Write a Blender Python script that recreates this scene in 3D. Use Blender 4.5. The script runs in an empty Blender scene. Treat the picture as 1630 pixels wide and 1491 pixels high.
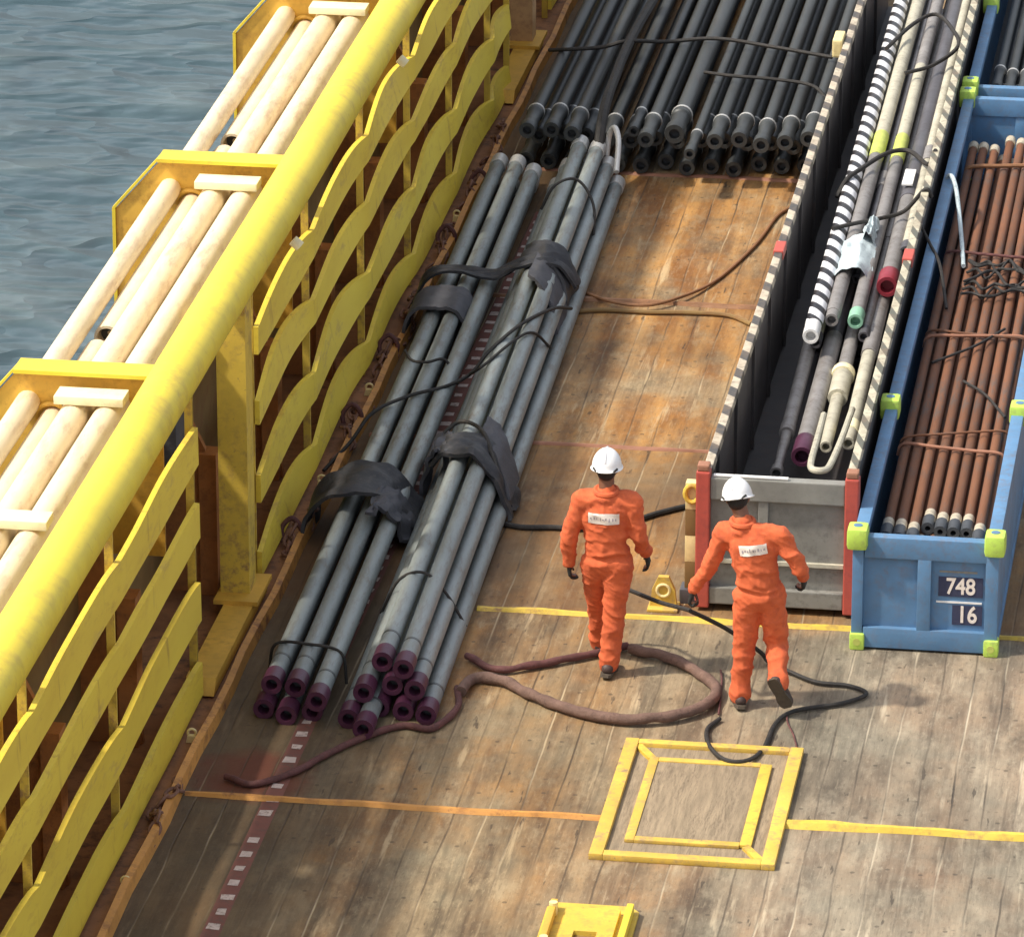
import bpy, bmesh, math, random
from mathutils import Vector, Matrix, noise
from mathutils.bvhtree import BVHTree
random.seed(7)
PI = math.pi
scene = bpy.context.scene
col = scene.collection

# ------------------------------------------------------------------ camera
CAMZ = 16.7
cam = bpy.data.cameras.new('camera')
cam.sensor_width = 36; cam.sensor_fit = 'HORIZONTAL'
cam.lens = 36 * 9000 / 1630
cam.clip_start = 1; cam.clip_end = 3000
co = bpy.data.objects.new('camera', cam); col.objects.link(co)
co.location = (0, 0, CAMZ)
pitch = math.atan(3405 / 9000); yaw = math.atan(1430 / math.hypot(9000, 3405))
co.rotation_euler = (PI / 2 - pitch, 0, yaw)
scene.camera = co

# ------------------------------------------------------------------ light
sun_dir = Vector((-1.35, -.45, 1.87)).normalized()      # towards the sun
world = bpy.data.worlds.new('World'); scene.world = world; world.use_nodes = True
wn = world.node_tree; wn.nodes.clear()
wo = wn.nodes.new('ShaderNodeOutputWorld'); wb = wn.nodes.new('ShaderNodeBackground')
sk = wn.nodes.new('ShaderNodeTexSky'); sk.sky_type = 'NISHITA'; sk.sun_disc = False
sk.sun_elevation = math.asin(sun_dir.z); sk.sun_rotation = math.atan2(sun_dir.x, sun_dir.y)
sk.air_density = 1.0; sk.dust_density = 3.0
hs_ = wn.nodes.new('ShaderNodeHueSaturation'); hs_.inputs['Saturation'].default_value = .38
wn.links.new(sk.outputs[0], hs_.inputs['Color']); wn.links.new(hs_.outputs[0], wb.inputs[0]); wb.inputs[1].default_value = .15
wn.links.new(wb.outputs[0], wo.inputs[0])
sl = bpy.data.lights.new('sun', 'SUN'); sl.energy = 2.65; sl.angle = math.radians(2.4); sl.color = (1, .925, .80)
so = bpy.data.objects.new('sun', sl); col.objects.link(so)
so.rotation_euler = sun_dir.to_track_quat('Z', 'Y').to_euler(); so.location = (-20, 30, 30)
scene.view_settings.view_transform = 'Standard'; scene.view_settings.look = 'None'
scene.view_settings.exposure = 0.70; scene.view_settings.gamma = 1

# ------------------------------------------------------------------ materials
class NT:
    def __init__(s, name):
        s.m = bpy.data.materials.new(name); s.m.use_nodes = True
        s.t = s.m.node_tree; s.b = s.t.nodes['Principled BSDF']
        s.tc = s.t.nodes.new('ShaderNodeTexCoord')
    def n(s, typ, **kw):
        o = s.t.nodes.new(typ)
        for k, v in kw.items(): setattr(o, k, v)
        return o
    def l(s, a, b): s.t.links.new(a, b)
    def mapping(s, scale, src=None):
        m = s.n('ShaderNodeMapping'); m.inputs['Scale'].default_value = scale
        s.l(src or s.tc.outputs['Object'], m.inputs['Vector']); return m.outputs[0]
    def noise(s, scale, vec=None, detail=4, rough=.55):
        o = s.n('ShaderNodeTexNoise'); o.inputs['Scale'].default_value = scale
        o.inputs['Detail'].default_value = detail; o.inputs['Roughness'].default_value = rough
        s.l(vec or s.tc.outputs['Object'], o.inputs['Vector']); return o.outputs[0]
    def ramp(s, v, a, b, lo=0., hi=1.):
        o = s.n('ShaderNodeMapRange'); o.inputs[1].default_value = a; o.inputs[2].default_value = b
        o.inputs[3].default_value = lo; o.inputs[4].default_value = hi
        s.l(v, o.inputs[0]); return o.outputs[0]
    def math(s, op, a, b=None, c=None):
        o = s.n('ShaderNodeMath', operation=op)
        for i, v in enumerate((a, b, c)):
            if v is None: continue
            if isinstance(v, (int, float)): o.inputs[i].default_value = v
            else: s.l(v, o.inputs[i])
        return o.outputs[0]
    def mix(s, f, a, b, mode='MIX'):
        o = s.n('ShaderNodeMix', data_type='RGBA', blend_type=mode)
        if isinstance(f, (int, float)): o.inputs[0].default_value = f
        else: s.l(f, o.inputs[0])
        for i, v in ((6, a), (7, b)):
            if isinstance(v, tuple): o.inputs[i].default_value = (*v[:3], 1)
            else: s.l(v, o.inputs[i])
        return o.outputs[2]
    def bump(s, h, strength=.3, dist=.02):
        o = s.n('ShaderNodeBump'); o.inputs['Strength'].default_value = strength
        o.inputs['Distance'].default_value = dist; s.l(h, o.inputs['Height'])
        s.l(o.outputs[0], s.b.inputs['Normal'])
    def col(s, c): s.l(c, s.b.inputs['Base Color'])

def paint(name, c, rough=.5, dirt=(.12, .07, .04), amt=.35, scale=2.5, var=.18, metal=0., bump=.15, stretch=(1, 1, 1), rnd=0.):
    """paint or metal with tonal variation, worn / dirty patches and a little relief"""
    k = NT(name)
    v = k.mapping(stretch)
    n1 = k.noise(scale, v, 5, .6); n2 = k.noise(scale * 4.3, v, 6, .7); n3 = k.noise(scale * .35, v, 3)
    lo = tuple(x * (1 - var) for x in c); hi = tuple(min(1, x * (1 + var)) for x in c)
    base = k.mix(k.ramp(n1, .3, .7), lo, hi)
    n4 = k.noise(scale * 9, v, 5, .75)
    d = k.math('MAXIMUM', k.math('MULTIPLY', k.ramp(n2, .48, .66), k.ramp(n3, .30, .60)), k.ramp(n4, .60, .70, 0, .8))
    d = k.math('MULTIPLY', d, amt); d.node.use_clamp = True
    base = k.mix(d, base, dirt)
    if rnd:
        oi = k.n('ShaderNodeObjectInfo')
        r = k.ramp(oi.outputs['Random'], 0, 1, 1 - rnd, 1 + rnd)
        hs = k.n('ShaderNodeHueSaturation'); k.l(r, hs.inputs['Value']); k.l(base, hs.inputs['Color']); base = hs.outputs[0]
    k.col(base)
    k.b.inputs['Roughness'].default_value = rough; k.b.inputs['Metallic'].default_value = metal
    if bump: k.bump(n2, bump, .01)
    return k.m

def band_mat(name, ca, cb, period, diag=3.0, duty=.5, rough=.5, wear=.6):
    """hazard banding that runs along Y"""
    k = NT(name)
    sep = k.n('ShaderNodeSeparateXYZ'); k.l(k.tc.outputs['Object'], sep.inputs[0])
    u = k.math('ADD', k.math('MULTIPLY', sep.outputs[0], diag), sep.outputs[1])
    u = k.math('ADD', u, k.math('MULTIPLY', sep.outputs[2], diag))
    f = k.math('FRACT', k.math('DIVIDE', u, period))
    f = k.math('GREATER_THAN', f, duty)
    n1 = k.noise(6, None, 5, .7)
    c = k.mix(f, ca, cb)
    c = k.mix(k.ramp(n1, .45, .65, 0, wear), c, (.2, .14, .09))
    c = k.mix(k.ramp(k.noise(14, None, 4, .7), .55, .65, 0, wear), c, (.14, .11, .08))
    k.col(c); k.b.inputs['Roughness'].default_value = rough
    return k.m

M = {}
M['yellow'] = paint('yellow_paint', (.80, .62, .045), .45, (.50, .33, .06), .55, 1.1, .1, rnd=.0)
M['yellow2'] = paint('yellow_paint_worn', (.66, .46, .06), .6, (.28, .15, .07), .85, 2.5, .15)
M['tanpost'] = paint('tan_primer', (.55, .33, .15), .6, (.3, .14, .07), .5, 3, .15)
M['amber'] = paint('amber_primer', (.70, .41, .06), .5, (.3, .13, .03), .5, 2, .15)
M['cream'] = paint('cream_tube_paint', (.80, .67, .45), .5, (.50, .30, .17), .7, 1.8, .1, stretch=(1.5, .35, 1.5))
M['pad'] = paint('cream_timber', (.86, .78, .5), .6, (.5, .36, .2), .3, 4, .08)
M['greypipe'] = paint('grey_pipe_steel', (.255, .285, .28), .5, (.16, .13, .10), .9, 2.2, .2, .2, stretch=(2, .4, 2), rnd=.16)
M['maroon'] = paint('maroon_plastic', (.075, .018, .045), .45, (.05, .02, .03), .3, 6, .2)
M['blackpipe'] = paint('black_pipe_steel', (.050, .055, .056), .5, (.08, .06, .05), .4, 2.5, .2, .2, stretch=(2, .5, 2), rnd=.2)
M['joint'] = paint('pipe_joint_steel', (.12, .13, .13), .4, (.05, .05, .05), .3, 5, .2, .3)
M['ring'] = paint('bright_machined_band', (.62, .61, .58), .4, (.2, .2, .2), .3, 6, .1, .3)
M['rubber'] = paint('black_rubber', (.024, .025, .030), .6, (.10, .09, .085), .5, 4, .3, bump=.4)
M['rubber_grey'] = paint('grey_webbing', (.075, .075, .085), .75, (.05, .05, .05), .5, 5, .2, bump=.5)
M['rope'] = paint('black_rope', (.022, .02, .018), .7, (.09, .06, .04), .4, 8, .3, bump=.6)
M['hawser'] = paint('brown_hawser', (.17, .10, .075), .85, (.07, .04, .03), .6, 9, .25, bump=1.)
M['redrope'] = paint('rusty_red_wire', (.12, .045, .04), .8, (.05, .02, .02), .5, 9, .3, bump=.8)
M['orangehose'] = paint('rusty_orange_hose', (.26, .12, .05), .6, (.1, .05, .03), .5, 8, .2)
M['bulwark'] = paint('brown_bulwark_paint', (.22, .135, .045), .7, (.2, .08, .03), .6, 1.5, .25)
M['rustframe'] = paint('rusty_orange_frame', (.42, .17, .05), .75, (.14, .06, .03), .6, 3, .2)
M['kerb'] = paint('kerb_paint', (.58, .27, .06), .6, (.20, .075, .03), 1., 1.7, .2)
M['waterway'] = paint('rusty_waterway', (.32, .15, .065), .85, (.07, .045, .035), .8, 1.8, .3)
M['greypaint'] = paint('grey_container_paint', (.23, .225, .20), .5, (.11, .10, .09), .6, 3, .15)
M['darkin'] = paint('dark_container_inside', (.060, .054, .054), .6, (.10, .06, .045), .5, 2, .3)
M['red'] = paint('red_post_paint', (.48, .085, .06), .5, (.2, .05, .05), .4, 4, .12)
M['blue'] = paint('blue_basket_paint', (.10, .215, .37), .55, (.16, .12, .10), .55, 3.2, .16)
M['green'] = paint('lime_corner_paint', (.48, .68, .10), .55, (.3, .35, .12), .7, 6, .1)
M['rustpipe'] = paint('rusty_brown_pipe', (.165, .066, .030), .8, (.09, .07, .06), 1., 1.6, .25, stretch=(2, .5, 2), rnd=.28)
M['rustband'] = paint('rust_strap', (.33, .15, .09), .7, (.2, .09, .05), .5, 4, .2)
M['tip'] = paint('cream_pipe_tip', (.55, .48, .36), .5, (.2, .15, .1), .5, 8, .2)
M['darkprot'] = paint('dark_pipe_protector', (.055, .06, .068), .5, (.02, .02, .02), .3, 8, .2)
M['toolgrey'] = paint('worn_tool_steel', (.25, .235, .225), .5, (.13, .10, .085), .7, 4, .2, .2, rnd=.12)
M['toolcream'] = paint('pale_tool_paint', (.47, .44, .34), .5, (.2, .16, .11), .6, 4, .15)
M['tooldark'] = paint('dark_tool_steel', (.10, .095, .105), .45, (.05, .045, .04), .5, 4, .2, .2)
M['mint'] = paint('mint_cap', (.25, .48, .33), .5, (.1, .3, .2), .3, 8, .1)
M['capred'] = paint('red_cap', (.24, .022, .035), .42, (.12, .02, .03), .4, 7, .2)
M['tape'] = paint('yellow_green_tape', (.5, .55, .12), .6, (.3, .3, .1), .4, 8, .15)
M['white'] = paint('white_paint', (.8, .79, .77), .5, (.5, .4, .3), .3, 8, .06)
M['dash'] = paint('worn_white_marking', (.62, .50, .44), .8, (.22, .14, .10), 1., 7, .15)
M['dashred'] = paint('worn_red_marking', (.20, .075, .055), .85, (.11, .08, .06), .9, 4, .15)
M['rag'] = paint('pale_tarpaulin', (.48, .56, .58), .7, (.16, .18, .2), .8, 7, .15, bump=.5)
M['rail_l'] = band_mat('black_cream_banding', (.07, .065, .06), (.52, .45, .34), .44, 1.0, .46)
M['rail_r'] = band_mat('olive_cream_banding', (.11, .11, .085), (.50, .46, .34), .44, 3.0, .42)
M['spiral'] = band_mat('black_white_spiral', (.02, .02, .025), (.78, .78, .80), .31, 1.4, .45, .4, .12)
M['stripe_post'] = band_mat('yellow_black_banding', (.06, .02, .015), (.75, .55, .18), .46, 0, .5)
M['coverall'] = paint('orange_coverall_cloth', (.62, .125, .042), .9, (.34, .055, .03), .6, 4, .14, bump=.3)
M['skin'] = paint('brown_skin', (.20, .085, .045), .55, (.12, .05, .03), .3, 6, .08, bump=.05)
M['glove'] = paint('black_glove', (.018, .018, .016), .7, (.05, .045, .03), .4, 10, .2)
M['boot'] = paint('dark_boot_leather', (.06, .035, .03), .6, (.12, .08, .06), .4, 8, .2)
M['sole'] = paint('worn_boot_sole', (.085, .065, .045), .8, (.04, .03, .02), .4, 8, .2)
M['helmet'] = paint('white_helmet_shell', (.86, .85, .84), .25, (.6, .55, .5), .15, 6, .03, bump=0)
M['hair'] = paint('black_hair', (.012, .01, .009), .7, (.03, .02, .02), .3, 20, .2, bump=.5)
M['patch'] = paint('white_back_patch', (.78, .70, .62), .7, (.6, .4, .3), .3, 30, .08, bump=0)
M['print'] = paint('faded_print', (.36, .31, .33), .7, (.2, .2, .25), .3, 30, .1, bump=0)
M['ink'] = paint('dark_print', (.03, .035, .08), .7, (.1, .1, .1), .3, 30, .1, bump=0)
M['hatchpaint'] = paint('worn_hatch_paint', (.64, .42, .07), .7, (.30, .20, .12), 1.0, 2.6, .2)
M['wood'] = paint('hatch_timber', (.27, .205, .13), .8, (.12, .085, .055), .8, 3, .3, stretch=(7, .8, 1))
M['chain'] = paint('rusty_chain', (.20, .095, .06), .7, (.07, .04, .03), .5, 9, .3)
M['ringyellow'] = paint('pale_yellow_ring', (.80, .66, .32), .55, (.4, .25, .1), .4, 9, .1)
M['hull'] = paint('hull_paint', (.35, .05, .03), .5)

def strip_yellow():
    # barrier paint, with rub marks where cargo has scraped the plates
    k = NT('yellow_strake_paint')
    v = k.mapping((1, .6, 2.2))
    n1 = k.noise(1.2, v, 4); n2 = k.noise(7, v, 6, .7); n3 = k.noise(.5, v, 3)
    c = k.mix(k.ramp(n1, .3, .7), (.74, .54, .055), (.84, .65, .07))
    c = k.mix(k.math('MULTIPLY', k.ramp(n2, .5, .75), k.ramp(n3, .4, .6, 0, .6)), c, (.42, .20, .05))
    c = k.mix(k.ramp(k.noise(2.3, v, 5, .7), .60, .70, 0, .5), c, (.46, .30, .12))
    c = k.mix(k.ramp(k.noise(1.0, k.mapping((8, 5, .8)), 5, .7), .60, .70, 0, .5), c, (.34, .18, .05))
    k.col(c); k.b.inputs['Roughness'].default_value = .5; k.bump(n2, .15, .01)
    return k.m
M['strake'] = strip_yellow()

def deck_mat():
    k = NT('timber_sheathed_deck')
    P = k.tc.outputs['Object']
    sep = k.n('ShaderNodeSeparateXYZ'); k.l(P, sep.inputs[0])
    X, Y = sep.outputs[0], sep.outputs[1]
    wob = k.ramp(k.noise(.8, None, 2), 0, 1, -.03, .03)
    xi = k.math('DIVIDE', k.math('ADD', X, wob), .235)
    idx = k.math('FLOOR', xi); fr = k.math('FRACT', xi)
    wn_ = k.n('ShaderNodeTexWhiteNoise', noise_dimensions='1D'); k.l(idx, wn_.inputs['W'])
    off = k.math('MULTIPLY', wn_.outputs[0], 9.)
    yi = k.math('FLOOR', k.math('DIVIDE', k.math('ADD', Y, off), 3.76))
    wn2 = k.n('ShaderNodeTexWhiteNoise', noise_dimensions='2D')
    cv = k.n('ShaderNodeCombineXYZ'); k.l(idx, cv.inputs[0]); k.l(yi, cv.inputs[1]); k.l(cv.outputs[0], wn2.inputs['Vector'])
    tone = wn2.outputs[0]
    grain = k.noise(1.0, k.mapping((26, 1.6, 1)), 5, .65)
    streak = k.noise(1.0, k.mapping((4.5, .38, 1)), 5, .6)
    blot = k.noise(.75, None, 5, .6); blot2 = k.noise(2.6, None, 6, .7)
    spots = k.noise(9, None, 4, .6)
    c = k.mix(k.ramp(streak, .38, .60), (.080, .061, .042), (.27, .205, .137))
    c = k.mix(k.ramp(tone, 0, 1, 0, .5), c, (.20, .155, .11))
    c = k.mix(k.ramp(grain, .42, .68, 0, .35), c, (.40, .31, .215))
    # rust wash: strong forward of the second seam, patchy aft
    zone = k.ramp(Y, 40.35, 40.75, 0, .50)
    zone2 = k.math('ADD', zone, k.ramp(Y, 43.5, 48, 0, .30))
    rm = k.math('ADD', k.ramp(k.noise(.55, k.mapping((1.8, .45, 1)), 5, .6), .40, .68), zone2)
    rm = k.math('MULTIPLY', rm, k.ramp(blot2, .3, .62, .35, 1))
    rm.node.use_clamp = True
    c = k.mix(k.math('MULTIPLY', rm, .85), c, k.mix(k.ramp(streak, .38, .62), (.26, .115, .042), (.52, .29, .125)))
    # grey scuffed patches
    c = k.mix(k.ramp(blot, .48, .62, 0, .6), c, k.mix(k.ramp(grain, .35, .7), (.17, .158, .118), (.33, .29, .22)))
    # dark wet stains and spots
    c = k.mix(k.ramp(k.noise(1.3, k.mapping((1.3, .55, 1)), 6, .7), .53, .68, 0, .75), c, (.085, .056, .036))
    c = k.mix(k.ramp(spots, .64, .72, 0, .55), c, (.08, .055, .04))
    c = k.mix(k.ramp(k.noise(3.2, k.mapping((1.6, .7, 1)), 6, .7), .52, .66, 0, .45), c, (.42, .34, .24))
    c = k.mix(k.ramp(k.noise(1.0, k.mapping((9, .7, 1)), 4, .6), .60, .70, 0, .6), c, (.58, .46, .32))
    fine = k.noise(1.0, k.mapping((38, 9, 1)), 4, .7)
    c = k.mix(k.ramp(fine, .56, .70, 0, .5), c, (.09, .065, .045)); c = k.mix(k.ramp(fine, .44, .32, 0, .4), c, (.42, .34, .24))
    c = k.mix(k.ramp(k.noise(1.0, k.mapping((13, 2.2, 1)), 3, .6), .66, .70, 0, .75), c, (.06, .042, .03))
    # bolt plugs along every board
    bx = k.math('MULTIPLY', k.math('SUBTRACT', fr, .5), .235); by = k.math('MULTIPLY', k.math('SUBTRACT', k.math('FRACT', k.math('ADD', k.math('DIVIDE', Y, .94), k.math('MULTIPLY', wn_.outputs[0], .12))), .5), .94)
    bd = k.math('SQRT', k.math('ADD', k.math('MULTIPLY', bx, bx), k.math('MULTIPLY', by, by)))
    c = k.mix(k.ramp(bd, .020, .014, 0, .6), c, (.06, .042, .03))
    # barrier's shade along the port side deepened in the deck colour, ragged inner edge
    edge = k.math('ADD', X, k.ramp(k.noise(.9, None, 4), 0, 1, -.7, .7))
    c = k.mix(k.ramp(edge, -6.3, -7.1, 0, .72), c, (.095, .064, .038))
    # one darker stained bay forward of the second seam, and a red spill by the kerb
    bay = k.math('MULTIPLY', k.ramp(Y, 40.5, 40.7), k.ramp(Y, 44.3, 44.1))
    c = k.mix(k.math('MULTIPLY', bay, k.ramp(k.noise(.8, None, 4), .35, .6, .15, .6)), c, (.17, .095, .05))
    dx = k.math('DIVIDE', k.math('ADD', X, 7.45), .55); dy = k.math('DIVIDE', k.math('SUBTRACT', Y, 37.1), .55)
    rr = k.math('ADD', k.math('ADD', k.math('MULTIPLY', dx, dx), k.math('MULTIPLY', dy, dy)), k.ramp(k.noise(3, None, 4), 0, 1, -.8, .8))
    c = k.mix(k.ramp(rr, 1.0, .2, 0, .7), c, (.16, .045, .032))
    # seams between boards: dark caulking, in places pale with sand
    e = k.math('ABSOLUTE', k.math('SUBTRACT', fr, .5))
    seam = k.ramp(e, .455, .49)
    pale = k.ramp(k.noise(1, k.mapping((3, .45, 1)), 3), .50, .6)
    keep = k.ramp(k.noise(1.4, k.mapping((1, .5, 1)), 4, .6), .38, .62, .12, .85)
    c = k.mix(k.math('MULTIPLY', seam, keep), c, k.mix(pale, (.085, .06, .042), (.55, .45, .33)))
    big = k.ramp(k.noise(.62, k.mapping((1.25, .8, 1)), 6, .68), .34, .64, .66, 1.22)
    hs2 = k.n('ShaderNodeHueSaturation'); k.l(big, hs2.inputs['Value']); k.l(c, hs2.inputs['Color']); k.l(k.math('MULTIPLY', 1.14, k.math('SUBTRACT', 1, k.math('MULTIPLY', k.ramp(X, -5.2, -3.2, 0, .38), k.ramp(Y, 40.7, 40.3)))), hs2.inputs['Saturation']); c = hs2.outputs[0]
    c = k.mix(1., c, (.88, .86, .76), 'MULTIPLY')
    k.col(c)
    k.b.inputs['Roughness'].default_value = .78
    h = k.math('SUBTRACT', k.math('ADD', k.math('MULTIPLY', grain, .5), k.math('MULTIPLY', tone, .5)), k.math('MULTIPLY', seam, keep))
    k.bump(k.math('ADD', h, k.math('MULTIPLY', blot2, .8)), .5, .012)
    return k.m
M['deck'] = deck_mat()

def water_mat():
    k = NT('sea_water')
    P = k.mapping((.8, 1.0, 1)); P2 = k.mapping((.55, .95, 1))
    n1 = k.noise(.55, P, 2.5, .5); n2 = k.noise(.95, P2, 2, .5); n3 = k.noise(.12, P, 2); n4 = k.noise(2.6, P, 2, .5)
    r = k.math('SUBTRACT', 1, k.math('ABSOLUTE', k.math('MULTIPLY', k.math('SUBTRACT', n2, .5), 7)))
    r = k.ramp(r, .1, 1)
    h = k.math('ADD', k.math('MULTIPLY', n1, 1.6), k.math('ADD', k.math('MULTIPLY', r, .22), k.math('ADD', n3, k.math('MULTIPLY', n4, .10))))
    c = k.mix(k.ramp(n3, .35, .65), (.038, .070, .084), (.050, .084, .098))
    c = k.mix(k.math('MULTIPLY', r, k.ramp(n1, .45, .65, .0, .5)), c, (.14, .18, .18))
    k.col(c); k.b.inputs['Roughness'].default_value = .3; k.b.inputs['IOR'].default_value = 1.33
    k.bump(h, .8, .5)
    return k.m
M['water'] = water_mat()

# ------------------------------------------------------------------ mesh helpers
def link(name, bm, mat, parent=None, smooth=True, loc=None):
    me = bpy.data.meshes.new(name)
    bmesh.ops.recalc_face_normals(bm, faces=bm.faces)
    bm.to_mesh(me); bm.free()
    if smooth:
        me.shade_smooth() if hasattr(me, 'shade_smooth') else None
        try: me.set_sharp_from_angle(angle=math.radians(35))
        except Exception: pass
    for m in (mat if isinstance(mat, (list, tuple)) else [mat]): me.materials.append(m)
    o = bpy.data.objects.new(name, me); col.objects.link(o)
    if parent is not None: o.parent = parent
    if loc: o.location = loc
    return o

def tag(o, label=None, cat=None, group=None, kind=None):
    if label: o['label'] = label
    if cat: o['category'] = cat
    if group: o['group'] = group
    if kind: o['kind'] = kind
    return o

def thing(name, loc, label, cat, group=None, rotz=0):
    o = bpy.data.objects.new(name, None); col.objects.link(o); o.location = loc
    o.empty_display_size = .2; o.rotation_euler = (0, 0, rotz)
    return tag(o, label, cat, group)

def box(bm, x0, x1, y0, y1, z0, z1, bev=0.):
    v = [bm.verts.new((x, y, z)) for x in (x0, x1) for y in (y0, y1) for z in (z0, z1)]
    F = [(0, 1, 3, 2), (4, 6, 7, 5), (0, 4, 5, 1), (2, 3, 7, 6), (0, 2, 6, 4), (1, 5, 7, 3)]
    fs = [bm.faces.new([v[i] for i in f]) for f in F]
    if bev:
        es = list({e for f in fs for e in f.edges})
        bmesh.ops.bevel(bm, geom=es, offset=bev, segments=2, affect='EDGES', profile=.6)
    return bm

def B(*boxes, bev=0.):
    bm = bmesh.new()
    for b in boxes: box(bm, *b, bev=bev)
    return bm

def catmull(pts, n=6):
    P = [Vector(p) for p in pts]; P = [P[0] * 2 - P[1]] + P + [P[-1] * 2 - P[-2]]
    out = []
    for i in range(1, len(P) - 2):
        for k in range(n):
            t = k / n
            a, b, c, d = P[i - 1], P[i], P[i + 1], P[i + 2]
            out.append(.5 * ((2 * b) + (c - a) * t + (2 * a - 5 * b + 4 * c - d) * t * t + (3 * b - a - 3 * c + d) * t ** 3))
    out.append(P[-2]); return out

def tube(bm, pts, r, seg=12, cap=True, hollow=False):
    pts = [Vector(p) for p in pts]; rings = []
    rs = r if isinstance(r, (list, tuple)) else [r] * len(pts)
    up = None
    for i, p in enumerate(pts):
        d = (pts[min(i + 1, len(pts) - 1)] - pts[max(i - 1, 0)])
        if d.length < 1e-9: d = pts[i] - pts[i - 1] if i else pts[1] - pts[0]
        d.normalize()
        if up is None:
            up = Vector((0, 0, 1)) if abs(d.z) < .9 else Vector((1, 0, 0))
        s = d.cross(up)
        if s.length < 1e-6: s = d.cross(Vector((1, .3, 0)))
        s.normalize(); up = s.cross(d).normalized()
        rings.append([bm.verts.new(p + (s * math.cos(2 * PI * k / seg) + up * math.sin(2 * PI * k / seg)) * rs[i]) for k in range(seg)])
    for a, b in zip(rings, rings[1:]):
        for k in range(seg): bm.faces.new((a[k], a[(k + 1) % seg], b[(k + 1) % seg], b[k]))
    if cap:
        bm.faces.new(rings[0]); bm.faces.new(rings[-1][::-1])
    return bm

def lathe_y(bm, prof, seg=20, c=(0, 0, 0)):
    """profile [(y, r)...] turned about an axis parallel to Y; profile may double back to make a bore"""
    c = Vector(c); rings = []
    for y, r in prof:
        rings.append([bm.verts.new(c + Vector((r * math.cos(2 * PI * k / seg), y, r * math.sin(2 * PI * k / seg)))) for k in range(seg)])
    for a, b in zip(rings, rings[1:]):
        for k in range(seg): bm.faces.new((a[k], a[(k + 1) % seg], b[(k + 1) % seg], b[k]))
    bm.faces.new(rings[0]); bm.faces.new(rings[-1])
    return bm

def prism(bm, pts, axis, a, b):
    """polygon pts extruded along an axis from a to b ('x': pts are (y,z); 'y': (x,z); 'z': (x,y))"""
    f = {'x': lambda p, t: (t, p[0], p[1]), 'y': lambda p, t: (p[0], t, p[1]), 'z': lambda p, t: (p[0], p[1], t)}[axis]
    A = [bm.verts.new(f(p, a)) for p in pts]; C = [bm.verts.new(f(p, b)) for p in pts]
    bm.faces.new(A); bm.faces.new(C[::-1])
    for i in range(len(pts)):
        j = (i + 1) % len(pts); bm.faces.new((A[i], C[i], C[j], A[j]))
    return bm

def dup(root, loc, label=None, group=None):
    r = root.copy(); col.objects.link(r); r.location = loc
    if label: r['label'] = label
    if group: r['group'] = group
    for ch in list(root.children):
        c = ch.copy(); col.objects.link(c); c.parent = r
        for g in list(ch.children):
            d = g.copy(); col.objects.link(d); d.parent = c
    return r

ORD = ['first', 'second', 'third', 'fourth', 'fifth', 'sixth', 'seventh', 'eighth', 'ninth', 'tenth', 'eleventh', 'twelfth', 'thirteenth', 'fourteenth']

# ------------------------------------------------------------------ the setting
bm = bmesh.new(); bmesh.ops.create_grid(bm, x_segments=2, y_segments=2, size=1)
for v in bm.verts: v.co = Vector((v.co.x * 900, v.co.y * 900 + 300, -6.0))
tag(link('water', bm, M['water'], smooth=False), kind='structure')
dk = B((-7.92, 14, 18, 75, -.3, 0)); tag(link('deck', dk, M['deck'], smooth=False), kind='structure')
tag(link('waterway', B((-8.9, -7.92, 18, 75, -.3, -.004)), M['waterway'], smooth=False), kind='structure')
tag(link('hull', B((-9.0, -8.9, 18, 75, -8, -.01), (-8.9, 14, 18, 75, -8, -.31)), M['hull'], smooth=False), kind='structure')
# kerb along the deck edge
bm = bmesh.new()
n = 90
for i in range(n):
    y0 = 20 + i * .6; y1 = y0 + .6
    a = .012 * math.sin(i * 1.7); b = .012 * math.sin((i + 1) * 1.7)
    vs = [bm.verts.new(p) for p in ((-7.925 + a, y0, 0), (-7.865 + a, y0, 0), (-7.875 + a, y0, .10), (-7.925 + a, y0, .11),
                                    (-7.925 + b, y1, 0), (-7.865 + b, y1, 0), (-7.875 + b, y1, .10), (-7.925 + b, y1, .11))]
    for f in ((0, 1, 5, 4), (1, 2, 6, 5), (2, 3, 7, 6), (3, 0, 4, 7)): bm.faces.new([vs[q] for q in f])
bmesh.ops.remove_doubles(bm, verts=bm.verts, dist=.0005)
tag(link('kerb', bm, M['kerb'], smooth=False), kind='structure')

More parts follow.
